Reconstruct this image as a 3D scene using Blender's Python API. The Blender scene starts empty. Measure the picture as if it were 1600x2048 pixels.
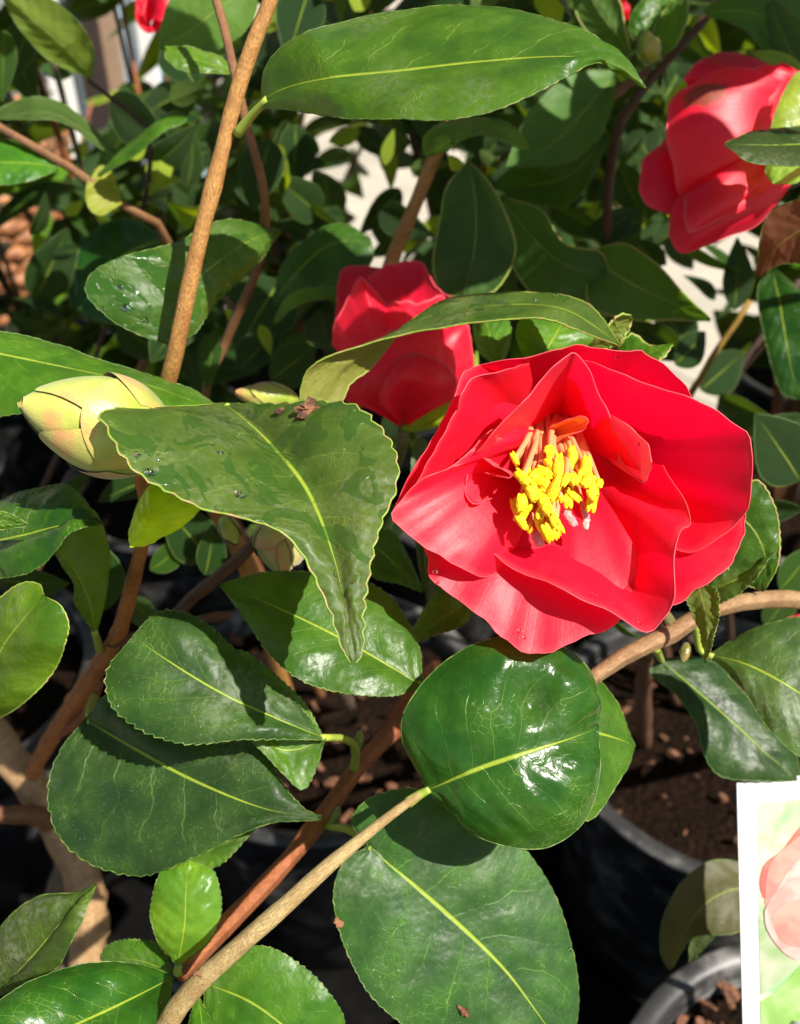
import bpy, math, random
from mathutils import Vector, Matrix, noise as mnoise
R = math.radians
random.seed(7)
scene = bpy.context.scene

# ---------------------------------------------------------------- camera
PITCH = R(35.0)
CAM = Vector((0.0, 0.0, 0.66))
FPX = 1797.0                                   # focal length in photograph pixels (1600 wide)
RIGHT = Vector((1, 0, 0))
UP = Vector((0, math.sin(PITCH), math.cos(PITCH)))
FWD = Vector((0, math.cos(PITCH), -math.sin(PITCH)))
cam_data = bpy.data.cameras.new('camera')
cam_data.sensor_fit = 'HORIZONTAL'
cam_data.sensor_width = 36.0
cam_data.lens = 36.0 * FPX / 1600.0
cam_data.clip_start = 0.01
cam_data.clip_end = 400.0
cam_data.dof.use_dof = True
cam_data.dof.focus_distance = 0.205
cam_data.dof.aperture_fstop = 20.0
cam = bpy.data.objects.new('camera', cam_data)
scene.collection.objects.link(cam)
cam.location = CAM
cam.rotation_euler = (R(90) - PITCH, 0, 0)
scene.camera = cam

# ---------------------------------------------------------------- sky, sun, exposure
SUN = (RIGHT * 0.47 + UP * 0.42 - FWD * 0.78).normalized()      # direction towards the sun
world = bpy.data.worlds.new('World')
scene.world = world
world.use_nodes = True
wn = world.node_tree.nodes
wl = world.node_tree.links
sky = wn.new('ShaderNodeTexSky')
sky.sky_type = 'NISHITA'
sky.sun_disc = False
sky.sun_elevation = math.asin(SUN.z)
sky.sun_rotation = math.atan2(SUN.x, SUN.y)
sky.air_density = 1.0
sky.dust_density = 1.0
wn['Background'].inputs['Strength'].default_value = 0.050
wl.new(sky.outputs[0], wn['Background'].inputs['Color'])
sun_data = bpy.data.lights.new('sun', 'SUN')
sun_data.energy = 5.0
sun_data.angle = R(0.53)
sun_data.color = (1.0, 0.94, 0.84)
sun = bpy.data.objects.new('sun', sun_data)
scene.collection.objects.link(sun)
sun.rotation_euler = SUN.to_track_quat('Z', 'Y').to_euler()
sun.location = (2, -1, 3)
scene.view_settings.view_transform = 'Standard'
scene.view_settings.look = 'None'
scene.view_settings.gamma = 1.0
scene.view_settings.exposure = 0.88
scene.cycles.max_bounces = 6
scene.cycles.transmission_bounces = 6
scene.cycles.diffuse_bounces = 4
scene.cycles.use_denoising = True
scene.cycles.adaptive_threshold = 0.02

# ---------------------------------------------------------------- helpers
def P(u, v, d):
    """photograph pixel and distance along the view axis -> world point"""
    return CAM + RIGHT * ((u - 800) / FPX * d) + UP * (-(v - 1024) / FPX * d) + FWD * d

def proj(p):
    q = p - CAM
    d = q.dot(FWD)
    return 800 + q.dot(RIGHT) / d * FPX, 1024 - q.dot(UP) / d * FPX, d

COL = scene.collection
WL = {}                                           # world origin of each object

def empty(name, loc, label, cat, group=None):
    o = bpy.data.objects.new(name, None)
    o.empty_display_size = 0.02
    COL.objects.link(o)
    o.location = loc
    WL[o.name] = Vector(loc)
    o['label'] = label
    o['category'] = cat
    if group:
        o['group'] = group
    return o

def tag(o, label, cat, group=None, kind=None):
    if label: o['label'] = label
    if cat: o['category'] = cat
    if group: o['group'] = group
    if kind: o['kind'] = kind
    return o

def obj(name, verts, faces, mats, parent=None, uvs=None, midx=None, origin=None, color=None, smooth=True):
    """one mesh object from world-space vertices; origin defaults to the first vertex"""
    org = Vector(origin) if origin is not None else Vector(verts[0])
    me = bpy.data.meshes.new(name)
    me.from_pydata([tuple(Vector(v) - org) for v in verts], [], faces)
    for m in (mats if isinstance(mats, (list, tuple)) else [mats]):
        me.materials.append(m)
    if midx:
        me.polygons.foreach_set('material_index', midx)
    if smooth:
        me.polygons.foreach_set('use_smooth', [True] * len(me.polygons))
    if uvs:
        lay = me.uv_layers.new(name='UVMap')
        flat = []
        for l in me.loops:
            flat.extend(uvs[l.vertex_index])
        lay.data.foreach_set('uv', flat)
    me.update()
    o = bpy.data.objects.new(name, me)
    COL.objects.link(o)
    if parent is not None:
        o.parent = parent
        o.location = org - WL[parent.name]
    else:
        o.location = org
    WL[o.name] = org
    if color:
        o.color = (*color, 1)
    return o

def lerp(a, b, t):
    return a + (b - a) * t

def crv(pts, n, dim=None):
    """resample a control polyline (Catmull-Rom, arc length) to n points"""
    pts = [Vector(p) for p in pts]
    if len(pts) == 2:
        return [pts[0].lerp(pts[1], i / (n - 1)) for i in range(n)]
    q = [pts[0] * 2 - pts[1]] + pts + [pts[-1] * 2 - pts[-2]]
    dense = []
    for i in range(1, len(q) - 2):
        p0, p1, p2, p3 = q[i - 1], q[i], q[i + 1], q[i + 2]
        for k in range(14):
            t = k / 14
            dense.append(0.5 * ((2 * p1) + (p2 - p0) * t + (2 * p0 - 5 * p1 + 4 * p2 - p3) * t * t + (3 * p1 - p0 - 3 * p2 + p3) * t ** 3))
    dense.append(pts[-1])
    acc = [0.0]
    for a, b in zip(dense, dense[1:]):
        acc.append(acc[-1] + (b - a).length)
    out, j = [], 0
    for i in range(n):
        s = acc[-1] * i / (n - 1)
        while j < len(acc) - 2 and acc[j + 1] < s:
            j += 1
        f = (s - acc[j]) / max(1e-12, acc[j + 1] - acc[j])
        out.append(dense[j].lerp(dense[j + 1], min(1, max(0, f))))
    return out

def lin(vals, t):
    if not isinstance(vals, (list, tuple)):
        return vals
    x = t * (len(vals) - 1)
    i = min(int(x), len(vals) - 2)
    return lerp(vals[i], vals[i + 1], x - i)

def nz(p, s=1.0, o=0.0):
    return mnoise.noise(Vector(p) * s + Vector((o, o * 0.7, -o)))

# ---------------------------------------------------------------- shader helpers
class NT:
    def __init__(self, name):
        self.m = bpy.data.materials.new(name)
        self.m.use_nodes = True
        self.t = self.m.node_tree
        self.n = self.t.nodes
        self.b = self.n['Principled BSDF']
        self.out = self.n['Material Output']
    def new(self, kind, **kw):
        x = self.n.new(kind)
        for k, v in kw.items():
            setattr(x, k, v)
        return x
    def put(self, sock, val):
        if hasattr(val, 'is_output'):
            self.t.links.new(val, sock)
        else:
            if sock.type == 'RGBA' and len(val) == 3:
                val = (*val, 1)
            sock.default_value = val
    def math(self, op, a, b=0.0, c=None, clamp=False):
        x = self.new('ShaderNodeMath', operation=op, use_clamp=clamp)
        self.put(x.inputs[0], a)
        self.put(x.inputs[1], b)
        if c is not None:
            self.put(x.inputs[2], c)
        return x.outputs[0]
    def mix(self, f, a, b, mode='MIX'):
        x = self.new('ShaderNodeMix', data_type='RGBA', blend_type=mode)
        self.put(x.inputs[0], f)
        self.put(x.inputs[6], a)
        self.put(x.inputs[7], b)
        return x.outputs[2]
    def mixf(self, f, a, b):
        x = self.new('ShaderNodeMix', data_type='FLOAT')
        self.put(x.inputs[0], f)
        self.put(x.inputs[2], a)
        self.put(x.inputs[3], b)
        return x.outputs[0]
    def step(self, v, a, b, ta=0.0, tb=1.0):
        x = self.new('ShaderNodeMapRange', interpolation_type='SMOOTHSTEP')
        self.put(x.inputs[0], v)
        for i, val in enumerate((a, b, ta, tb)):
            self.put(x.inputs[1 + i], val)
        return x.outputs[0]
    def noise(self, vec, scale, detail=3.0, rough=0.55, dist=0.0):
        x = self.new('ShaderNodeTexNoise')
        self.put(x.inputs['Vector'], vec)
        x.inputs['Scale'].default_value = scale
        x.inputs['Detail'].default_value = detail
        x.inputs['Roughness'].default_value = rough
        x.inputs['Distortion'].default_value = dist
        return x.outputs['Fac']
    def voro(self, vec, scale, feature='F1', rnd=1.0):
        x = self.new('ShaderNodeTexVoronoi', feature=feature)
        self.put(x.inputs['Vector'], vec)
        x.inputs['Scale'].default_value = scale
        x.inputs['Randomness'].default_value = rnd
        return x
    def bump(self, h, strength, dist, normal=None):
        x = self.new('ShaderNodeBump')
        x.inputs['Strength'].default_value = strength
        x.inputs['Distance'].default_value = dist
        self.put(x.inputs['Height'], h)
        if normal is not None:
            self.put(x.inputs['Normal'], normal)
        return x.outputs[0]
    def coords(self):
        tc = self.new('ShaderNodeTexCoord')
        oi = self.new('ShaderNodeObjectInfo')
        add = self.new('ShaderNodeVectorMath', operation='MULTIPLY_ADD')
        self.put(add.inputs[0], oi.outputs['Random'])
        add.inputs[1].default_value = (3.1, 5.7, 1.9)
        self.put(add.inputs[2], tc.outputs['Object'])
        return tc, oi, add.outputs[0]

def principled(name, col, rough=0.5, spec=0.5, **kw):
    t = NT(name)
    t.put(t.b.inputs['Base Color'], col)
    t.b.inputs['Roughness'].default_value = rough
    t.b.inputs['Specular IOR Level'].default_value = spec
    return t

def leaf_mat(name, dark, light, under, trans, tfac, rough, dust=0.5, wet=0.0, crinkle=0.5, simple=False):
    t = NT(name)
    tc, oi, vec = t.coords()
    sep = t.new('ShaderNodeSeparateXYZ')
    t.put(sep.inputs[0], tc.outputs['UV'])
    tt, ss = sep.outputs[0], sep.outputs[1]
    a = t.math('ABSOLUTE', t.math('SUBTRACT', ss, 0.5))
    a = t.math('MULTIPLY', a, 2.0)                                # 0 midrib .. 1 margin
    side = t.math('GREATER_THAN', ss, 0.5)
    n1 = t.noise(vec, 90, 3, 0.6)
    n2 = t.noise(vec, 700, 2, 0.6)
    n0 = t.noise(vec, 35, 2)
    # midrib
    w = t.math('MULTIPLY_ADD', tt, -0.030, 0.040)
    mid = t.step(a, w, t.math('MULTIPLY', w, 0.35), 0.0, 1.0)
    # side veins
    f = t.math('MULTIPLY_ADD', tt, 8.0, t.math('MULTIPLY', a, -2.3))
    f = t.math('ADD', f, t.math('MULTIPLY', t.math('MULTIPLY', a, a), 0.5))
    f = t.math('ADD', f, t.math('MULTIPLY', side, 0.45))
    f = t.math('ADD', f, t.math('MULTIPLY', n1, 0.55))
    f = t.math('ADD', f, t.math('MULTIPLY', n0, 1.3))
    fr = t.math('ABSOLUTE', t.math('SUBTRACT', t.math('FRACT', f), 0.5))
    vein = t.step(fr, 0.030, 0.006, 0.0, 1.0)
    vein = t.math('MULTIPLY', vein, t.step(a, 0.95, 0.45, 0.0, 1.0))
    vein = t.math('MULTIPLY', vein, t.step(n1, 0.35, 0.6, 0.15, 1.0))
    # net veins
    net = 0.0
    if not simple:
        vo = t.voro(vec, 520, 'DISTANCE_TO_EDGE')
        net = t.step(vo.outputs['Distance'], 0.07, 0.015, 0.0, 1.0)
        net = t.math('MULTIPLY', net, t.step(n1, 0.5, 0.68, 0.0, 1.0))
    # colour
    col = t.mix(t.step(n1, 0.3, 0.7), dark, light)
    col = t.mix(t.math('MULTIPLY', t.step(n0, 0.35, 0.75), 0.35), col, (light[0] * 1.5, light[1] * 1.12, light[2] * 0.8))
    col = t.mix(1.0, col, oi.outputs['Color'], 'MULTIPLY')
    veincol = t.mix(1.0, (0.22, 0.34, 0.05), oi.outputs['Color'], 'MULTIPLY')
    col = t.mix(t.math('MULTIPLY', vein, 0.36), col, veincol)
    col = t.mix(t.math('MULTIPLY', net, 0.26), col, veincol)
    col = t.mix(t.math('MULTIPLY', mid, 0.85), col, (0.33, 0.43, 0.04))
    film = t.math('MULTIPLY', t.step(n0, 0.5, 0.75), t.step(n2, 0.35, 0.7))
    speck = 0.0
    if not simple:
        # dust specks and film
        vs = t.voro(vec, 620)
        sepc = t.new('ShaderNodeSeparateColor')
        t.put(sepc.inputs[0], vs.outputs['Color'])
        speck = t.math('MULTIPLY', t.step(vs.outputs['Distance'], 0.2, 0.1), t.math('GREATER_THAN', sepc.outputs[0], 0.86))
        film = t.math('MULTIPLY', t.step(n0, 0.5, 0.75), t.step(n2, 0.35, 0.7))
        speck = t.math('MULTIPLY', speck, t.step(n1, 0.46, 0.66))
        speck = t.math('MULTIPLY', speck, 0.55 * dust, clamp=True)
        col = t.mix(speck, col, (0.38, 0.38, 0.27))
        vf = t.voro(vec, 2300)
        fine = t.math('MULTIPLY', t.step(vf.outputs['Distance'], 0.26, 0.1), t.step(n2, 0.5, 0.62))
        col = t.mix(t.math('MULTIPLY', fine, 0.42 * dust), col, (0.35, 0.36, 0.24))
        col = t.mix(t.math('MULTIPLY', film, 0.34 * dust), col, (0.23, 0.23, 0.19))
        # old brown scuffs
        scuff = t.step(t.noise(vec, 160, 3, 0.7, 1.0), 0.70, 0.78)
        col = t.mix(t.math('MULTIPLY', scuff, 0.35), col, (0.12, 0.10, 0.03))
    rgh = t.math('ADD', t.math('MULTIPLY_ADD', n1, 0.22, rough - 0.10), t.math('MULTIPLY', film, 0.15 * dust))
    if wet:
        wn_ = t.noise(vec, 60, 3, 0.65, 1.2)
        wm = t.step(wn_, 0.54, 0.56)
        col = t.mix(t.math('MULTIPLY', wm, 0.62 * wet), col, (0.020, 0.075, 0.012))
        rgh = t.mixf(wm, rgh, 0.12)
    geo = t.new('ShaderNodeNewGeometry')
    ucol = t.mix(t.step(n1, 0.3, 0.7), under, tuple(c * 1.25 for c in under))
    ucol = t.mix(1.0, ucol, oi.outputs['Color'], 'MULTIPLY')
    ucol = t.mix(t.math('MULTIPLY', vein, 0.35), ucol, (0.20, 0.26, 0.06))
    ucol = t.mix(t.math('MULTIPLY', mid, 0.8), ucol, (0.30, 0.36, 0.07))
    base = t.mix(geo.outputs['Backfacing'], col, ucol)
    rgh = t.mixf(geo.outputs['Backfacing'], rgh, 0.5)
    t.put(t.b.inputs['Base Color'], base)
    t.put(t.b.inputs['Roughness'], rgh)
    t.b.inputs['Specular IOR Level'].default_value = 0.30
    t.b.inputs['IOR'].default_value = 1.46
    # relief
    h = t.math('MULTIPLY', t.math('ADD', vein, mid), -0.6)
    h = t.math('ADD', h, t.math('MULTIPLY', net, -0.5))
    nb = n2 if simple else t.noise(vec, 300, 3, 0.6, 0.8)
    h = t.math('ADD', h, t.math('MULTIPLY', nb, crinkle))
    h = t.math('ADD', h, t.math('MULTIPLY', speck, 1.0))
    if wet:
        h = t.math('ADD', h, t.math('MULTIPLY', wm, 0.5))
    h = t.math('ADD', h, t.math('MULTIPLY', n1, 4.5))
    nrm = t.bump(h, 0.8, 0.00022)
    t.put(t.b.inputs['Normal'], nrm)
    tl = t.new('ShaderNodeBsdfTranslucent')
    tcol = t.mix(1.0, t.mix(t.math('MULTIPLY', vein, 0.5), trans, tuple(c * 0.6 for c in trans)), oi.outputs['Color'], 'MULTIPLY')
    t.put(tl.inputs['Color'], tcol)
    ms = t.new('ShaderNodeMixShader')
    ms.inputs[0].default_value = tfac
    t.t.links.new(t.b.outputs[0], ms.inputs[1])
    t.t.links.new(tl.outputs[0], ms.inputs[2])
    t.t.links.new(ms.outputs[0], t.out.inputs['Surface'])
    return t.m

M = {}
M['leaf'] = leaf_mat('camellia_leaf', (0.020, 0.078, 0.008), (0.056, 0.145, 0.010), (0.075, 0.12, 0.035), (0.40, 0.60, 0.02), 0.24, 0.35, 0.9, crinkle=1.0)
M['leaf_gloss'] = leaf_mat('glossy_camellia_leaf', (0.010, 0.056, 0.007), (0.028, 0.096, 0.010), (0.075, 0.12, 0.035), (0.30, 0.5, 0.02), 0.18, 0.23, 0.75, crinkle=1.0)
M['leaf_wet'] = leaf_mat('wet_camellia_leaf', (0.030, 0.078, 0.010), (0.064, 0.116, 0.018), (0.16, 0.17, 0.03), (0.42, 0.55, 0.03), 0.22, 0.40, 0.9, wet=1.0, crinkle=1.2)
M['leaf_dusty'] = leaf_mat('dusty_camellia_leaf', (0.020, 0.048, 0.012), (0.040, 0.088, 0.015), (0.075, 0.11, 0.04), (0.3, 0.5, 0.03), 0.18, 0.40, 1.5, crinkle=0.8)
M['leaf_back'] = leaf_mat('background_camellia_leaf', (0.008, 0.032, 0.006), (0.020, 0.056, 0.008), (0.040, 0.065, 0.018), (0.30, 0.44, 0.02), 0.20, 0.36, 0.3, crinkle=0.3, simple=True)  # darker greens put deep shade into the background leaves

def edge_mat(name, *cols):
    t = NT(name)
    tc, oi, vec = t.coords()
    n = t.noise(vec, 500, 2)
    t.put(t.b.inputs['Base Color'], t.mix(t.step(n, 0.45, 0.65), *cols))
    t.b.inputs['Roughness'].default_value = 0.45
    return t.m
M['edge'] = edge_mat('leaf_margin', (0.05, 0.12, 0.015), (0.20, 0.24, 0.05))
M['edge_bright'] = edge_mat('yellow_leaf_margin', (0.22, 0.32, 0.04), (0.36, 0.26, 0.10))

def petal_mat(name, refl, trans, tfac=0.42, bruise=None):
    t = NT(name)
    tc, oi, vec = t.coords()
    n1 = t.noise(vec, 120, 4, 0.6)
    sep = t.new('ShaderNodeSeparateXYZ')
    t.put(sep.inputs[0], tc.outputs['UV'])
    r, s = sep.outputs[0], sep.outputs[1]
    # faint radiating veins
    vv = t.math('MULTIPLY_ADD', s, 30.0, t.math('MULTIPLY', n1, 0.8))
    vf = t.math('ABSOLUTE', t.math('SUBTRACT', t.math('FRACT', vv), 0.5))
    vein = t.step(vf, 0.10, 0.0)
    col = t.mix(t.math('MULTIPLY', t.step(n1, 0.3, 0.7), 0.35), refl, tuple(c * 0.86 for c in refl))
    col = t.mix(t.math('MULTIPLY', vein, 0.16), col, tuple(c * 0.7 for c in refl))
    mot = t.noise(vec, 330, 4, 0.65)
    col = t.mix(t.math('MULTIPLY', t.step(mot, 0.5, 0.68), 0.22), col, tuple(c * 0.72 for c in refl))
    pale = t.math('MULTIPLY', t.step(r, 0.55, 1.0), t.step(n1, 0.45, 0.7))
    col = t.mix(t.math('MULTIPLY', pale, 0.10), col, (0.90, 0.16, 0.18))
    edge = t.step(r, 0.955, 1.0)
    col = t.mix(t.math('MULTIPLY', edge, 0.25), col, (0.80, 0.16, 0.18))
    if bruise:
        br, bs, bw = bruise
        dx = t.math('DIVIDE', t.math('SUBTRACT', r, br), bw)
        dy = t.math('DIVIDE', t.math('SUBTRACT', s, bs), bw * 0.45)
        dd = t.math('SQRT', t.math('ADD', t.math('MULTIPLY', dx, dx), t.math('MULTIPLY', dy, dy)))
        dd = t.math('ADD', dd, t.math('MULTIPLY', t.math('SUBTRACT', t.noise(vec, 260, 3), 0.5), 1.2))
        mk = t.step(dd, 1.1, 0.7)
        col = t.mix(t.math('MULTIPLY', mk, 0.9), col, (0.28, 0.06, 0.025))
        trans = t.mix(mk, trans, (0.30, 0.03, 0.012))
    col = t.mix(1.0, col, oi.outputs['Color'], 'MULTIPLY')
    t.put(t.b.inputs['Base Color'], col)
    t.b.inputs['Roughness'].default_value = 0.47
    t.b.inputs['Specular IOR Level'].default_value = 0.62
    t.b.inputs['Sheen Weight'].default_value = 0.05
    t.b.inputs['Sheen Roughness'].default_value = 0.4
    t.b.inputs['Sheen Tint'].default_value = (1, 0.6, 0.65, 1)
    h = t.math('ADD', t.math('MULTIPLY', n1, 0.8), t.math('MULTIPLY', vein, 0.06))
    h = t.math('ADD', h, t.math('MULTIPLY', t.noise(vec, 900, 2), 0.2))
    t.put(t.b.inputs['Normal'], t.bump(h, 0.5, 0.0004))
    tl = t.new('ShaderNodeBsdfTranslucent')
    t.put(tl.inputs['Color'], t.mix(1.0, trans, oi.outputs['Color'], 'MULTIPLY'))
    ms = t.new('ShaderNodeMixShader')
    ms.inputs[0].default_value = tfac
    t.t.links.new(t.b.outputs[0], ms.inputs[1])
    t.t.links.new(tl.outputs[0], ms.inputs[2])
    t.t.links.new(ms.outputs[0], t.out.inputs['Surface'])
    return t.m
M['petal'] = petal_mat('red_petal', (0.94, 0.008, 0.045), (1.0, 0.002, 0.050), 0.47)
M['petal_bruised'] = petal_mat('bruised_red_petal', (0.94, 0.008, 0.045), (1.0, 0.002, 0.050), 0.40, (0.80, 0.40, 0.15))
M['petal_edge'] = principled('petal_margin', (0.75, 0.07, 0.10), 0.5).m
M['petaloid'] = petal_mat('pale_petaloid', (0.74, 0.15, 0.15), (0.92, 0.02, 0.05), 0.38)
M['staminode'] = petal_mat('orange_staminode', (0.90, 0.26, 0.03), (0.95, 0.24, 0.02), 0.40)
M['filament'] = petal_mat('filament', (0.94, 0.42, 0.18), (0.95, 0.34, 0.10), 0.30)

def anther_mat(name, a, b):
    t = NT(name)
    tc, oi, vec = t.coords()
    n = t.noise(vec, 1100, 3)
    t.put(t.b.inputs['Base Color'], t.mix(t.math('ADD', t.step(n, 0.42, 0.62), t.math('MULTIPLY', t.step(oi.outputs['Random'], 0.55, 0.75), 0.6), clamp=True), a, b))
    t.b.inputs['Roughness'].default_value = 0.7
    t.put(t.b.inputs['Normal'], t.bump(n, 0.9, 0.0005))
    return t.m
M['anther'] = anther_mat('yellow_anther', (0.94, 0.82, 0.0), (0.92, 0.46, 0.0))  # orange tone varies between anthers and also imitates their shading
M['anther_pale'] = anther_mat('pale_anther', (0.80, 0.50, 0.40), (0.72, 0.18, 0.20))

def bark_mat():
    t = NT('bark')
    tc, oi, vec = t.coords()
    mp = t.new('ShaderNodeMapping')
    sep = t.new('ShaderNodeCombineXYZ')
    u = t.new('ShaderNodeSeparateXYZ')
    t.put(u.inputs[0], tc.outputs['UV'])
    t.put(sep.inputs[0], t.math('MULTIPLY', u.outputs[0], 26.0))
    t.put(sep.inputs[1], t.math('MULTIPLY', u.outputs[1], 20.0))
    t.put(sep.inputs[2], t.math('MULTIPLY', oi.outputs['Random'], 30.0))
    n = t.noise(sep.outputs[0], 1.0, 5, 0.65, 0.4)
    n2 = t.noise(vec, 160, 4, 0.6)
    base = t.mix(1.0, t.mix(t.step(n, 0.3, 0.7), (0.36, 0.32, 0.29), (0.66, 0.63, 0.60)), oi.outputs['Color'], 'MULTIPLY')
    base = t.mix(t.math('MULTIPLY', t.step(n2, 0.42, 0.66), 0.7), base, t.mix(1.0, (0.36, 0.28, 0.23), oi.outputs['Color'], 'MULTIPLY'))
    vs = t.voro(vec, 700)
    base = t.mix(t.math('MULTIPLY', t.step(vs.outputs['Distance'], 0.25, 0.1), 0.25), base, (0.10, 0.07, 0.05))
    t.put(t.b.inputs['Base Color'], base)
    t.b.inputs['Roughness'].default_value = 0.55
    t.put(t.b.inputs['Normal'], t.bump(t.math('ADD', n, t.math('MULTIPLY', n2, 0.6)), 0.9, 0.0006))
    return t.m
M['bark'] = bark_mat()

def bud_mat():
    t = NT('bud_scale')
    tc, oi, vec = t.coords()
    n = t.noise(vec, 110, 3)
    fz = t.noise(vec, 1800, 2)
    sep = t.new('ShaderNodeSeparateXYZ')
    t.put(sep.inputs[0], tc.outputs['UV'])
    e = t.step(t.math('ABSOLUTE', t.math('SUBTRACT', sep.outputs[1], 0.5)), 0.36, 0.5)
    col = t.mix(t.step(n, 0.38, 0.66), (0.17, 0.26, 0.02), (0.32, 0.36, 0.06))
    col = t.mix(t.step(sep.outputs[0], 0.35, 1.0, 0.0, 0.55), col, (0.44, 0.42, 0.16))
    pk = t.math('MULTIPLY', t.step(t.noise(vec, 95, 3), 0.48, 0.64), t.step(sep.outputs[0], 0.45, 0.95, 0.0, 0.6))
    col = t.mix(pk, col, (0.55, 0.17, 0.12))
    col = t.mix(t.math('MULTIPLY', e, 0.4), col, (0.46, 0.24, 0.08))
    col = t.mix(1.0, col, oi.outputs['Color'], 'MULTIPLY')
    t.put(t.b.inputs['Base Color'], col)
    t.b.inputs['Roughness'].default_value = 0.30
    t.b.inputs['Sheen Weight'].default_value = 0.3
    t.put(t.b.inputs['Normal'], t.bump(t.math('ADD', t.math('MULTIPLY', fz, 0.6), n), 0.6, 0.0003))
    return t.m
M['bud'] = bud_mat()

def plastic_mat():
    t = NT('black_pot_plastic')
    tc, oi, vec = t.coords()
    n = t.noise(vec, 45, 5, 0.65)
    col = t.mix(t.math('MULTIPLY', t.step(n, 0.45, 0.75), 0.8), (0.030, 0.030, 0.031), (0.22, 0.21, 0.20))
    t.put(t.b.inputs['Base Color'], col)
    t.put(t.b.inputs['Roughness'], t.math('MULTIPLY_ADD', n, 0.35, 0.22))
    t.b.inputs['Specular IOR Level'].default_value = 0.45
    t.put(t.b.inputs['Normal'], t.bump(n, 0.25, 0.001))
    return t.m
M['pot'] = plastic_mat()

def soil_mat():
    t = NT('potting_soil')
    tc, oi, vec = t.coords()
    n = t.noise(vec, 260, 6, 0.7)
    v = t.voro(vec, 220)
    col = t.mix(t.step(n, 0.35, 0.7), (0.005, 0.003, 0.002), (0.026, 0.013, 0.007))
    t.put(t.b.inputs['Base Color'], col)
    t.b.inputs['Roughness'].default_value = 0.95
    t.b.inputs['Specular IOR Level'].default_value = 0.08
    t.put(t.b.inputs['Normal'], t.bump(t.math('ADD', n, v.outputs['Distance']), 1.0, 0.004))
    return t.m
M['soil'] = soil_mat()

def chip_mat():
    t = NT('bark_chip')
    tc, oi, vec = t.coords()
    n = t.noise(vec, 420, 4)
    t.put(t.b.inputs['Base Color'], t.mix(t.step(n, 0.35, 0.68), (0.05, 0.020, 0.010), (0.26, 0.11, 0.05)))
    t.b.inputs['Roughness'].default_value = 0.8
    t.put(t.b.inputs['Normal'], t.bump(n, 0.8, 0.001))
    return t.m
M['chip'] = chip_mat()

# ---------------------------------------------------------------- builders
def tube_data(pts, radii, n=12, caps=True, wob=0.0, seed=0.0, nodes=()):
    """verts, faces, uvs of a tapered tube through pts"""
    V, Fc, UVs = [], [], []
    m = len(pts)
    tang = []
    for i in range(m):
        a = pts[max(0, i - 1)]; b = pts[min(m - 1, i + 1)]
        tang.append((b - a).normalized())
    ref = Vector((0, 0, 1)) if abs(tang[0].z) < 0.9 else Vector((1, 0, 0))
    x = tang[0].cross(ref).normalized()
    acc = 0.0
    for i in range(m):
        if i:
            acc += (pts[i] - pts[i - 1]).length
        x = (x - tang[i] * x.dot(tang[i])).normalized()
        y = tang[i].cross(x)
        r = radii[i]
        for (s0, amp, wd) in nodes:
            r *= 1 + amp * math.exp(-((acc - s0) / wd) ** 2)
        for k in range(n):
            an = 2 * math.pi * k / n
            dirv = x * math.cos(an) + y * math.sin(an)
            rr = r * (1 + wob * nz(pts[i] * 120 + dirv * 0.8, 1.0, seed))
            V.append(pts[i] + dirv * rr)
            UVs.append((k / n, acc * 40))
    for i in range(m - 1):
        for k in range(n):
            k2 = (k + 1) % n
            Fc.append((i * n + k, i * n + k2, (i + 1) * n + k2, (i + 1) * n + k))
    if caps:
        Fc.append(tuple(range(n - 1, -1, -1)))
        Fc.append(tuple((m - 1) * n + k for k in range(n)))
    return V, Fc, UVs

def branch(plant, ctrl, w, col, name='branch', n=12, seg=34, wob=0.18, nodes=None, world=False, mat='bark'):
    """ctrl: (u, v, d) points; w: width in photograph pixels at each end (list)"""
    pts = [Vector(c) if world else P(*c) for c in ctrl]
    pts = crv(pts, seg)
    rad = []
    for i, p in enumerate(pts):
        ww = lin(w, i / (seg - 1))
        rad.append(ww if world else ww * 0.5 * (p - CAM).dot(FWD) / FPX)
    L = sum((b - a).length for a, b in zip(pts, pts[1:]))
    if nodes is None:
        nodes = [(L * f, 0.16, 0.0022) for f in (0.17, 0.43, 0.70, 0.9)]
    V, Fc, U = tube_data(pts, rad, n, True, wob, random.random() * 50, nodes)
    return obj(name, V, Fc, M[mat], plant, U, color=col, origin=pts[0])

def bead(V, Fc, MI, UVs, line, rad, mi, uvrow):
    """a small raised margin along an edge line, appended to a surface"""
    m = len(line)
    o = len(V)
    for i in range(m):
        a = line[max(0, i - 1)]; b = line[min(m - 1, i + 1)]
        tg = (b - a)
        tg = tg.normalized() if tg.length > 1e-9 else Vector((1, 0, 0))
        x = tg.cross(Vector((0.3, 0.5, 0.8)))
        x = x.normalized() if x.length > 1e-6 else Vector((1, 0, 0))
        y = tg.cross(x)
        r = rad * (0.35 + 0.65 * min(1, 6 * min(i, m - 1 - i) / m))
        for k in range(4):
            an = math.pi / 2 * k
            V.append(line[i] + (x * math.cos(an) + y * math.sin(an)) * r)
            UVs.append(uvrow[i])
    for i in range(m - 1):
        for k in range(4):
            k2 = (k + 1) % 4
            Fc.append((o + i * 4 + k, o + i * 4 + k2, o + (i + 1) * 4 + k2, o + (i + 1) * 4 + k))
            MI.append(mi)

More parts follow.
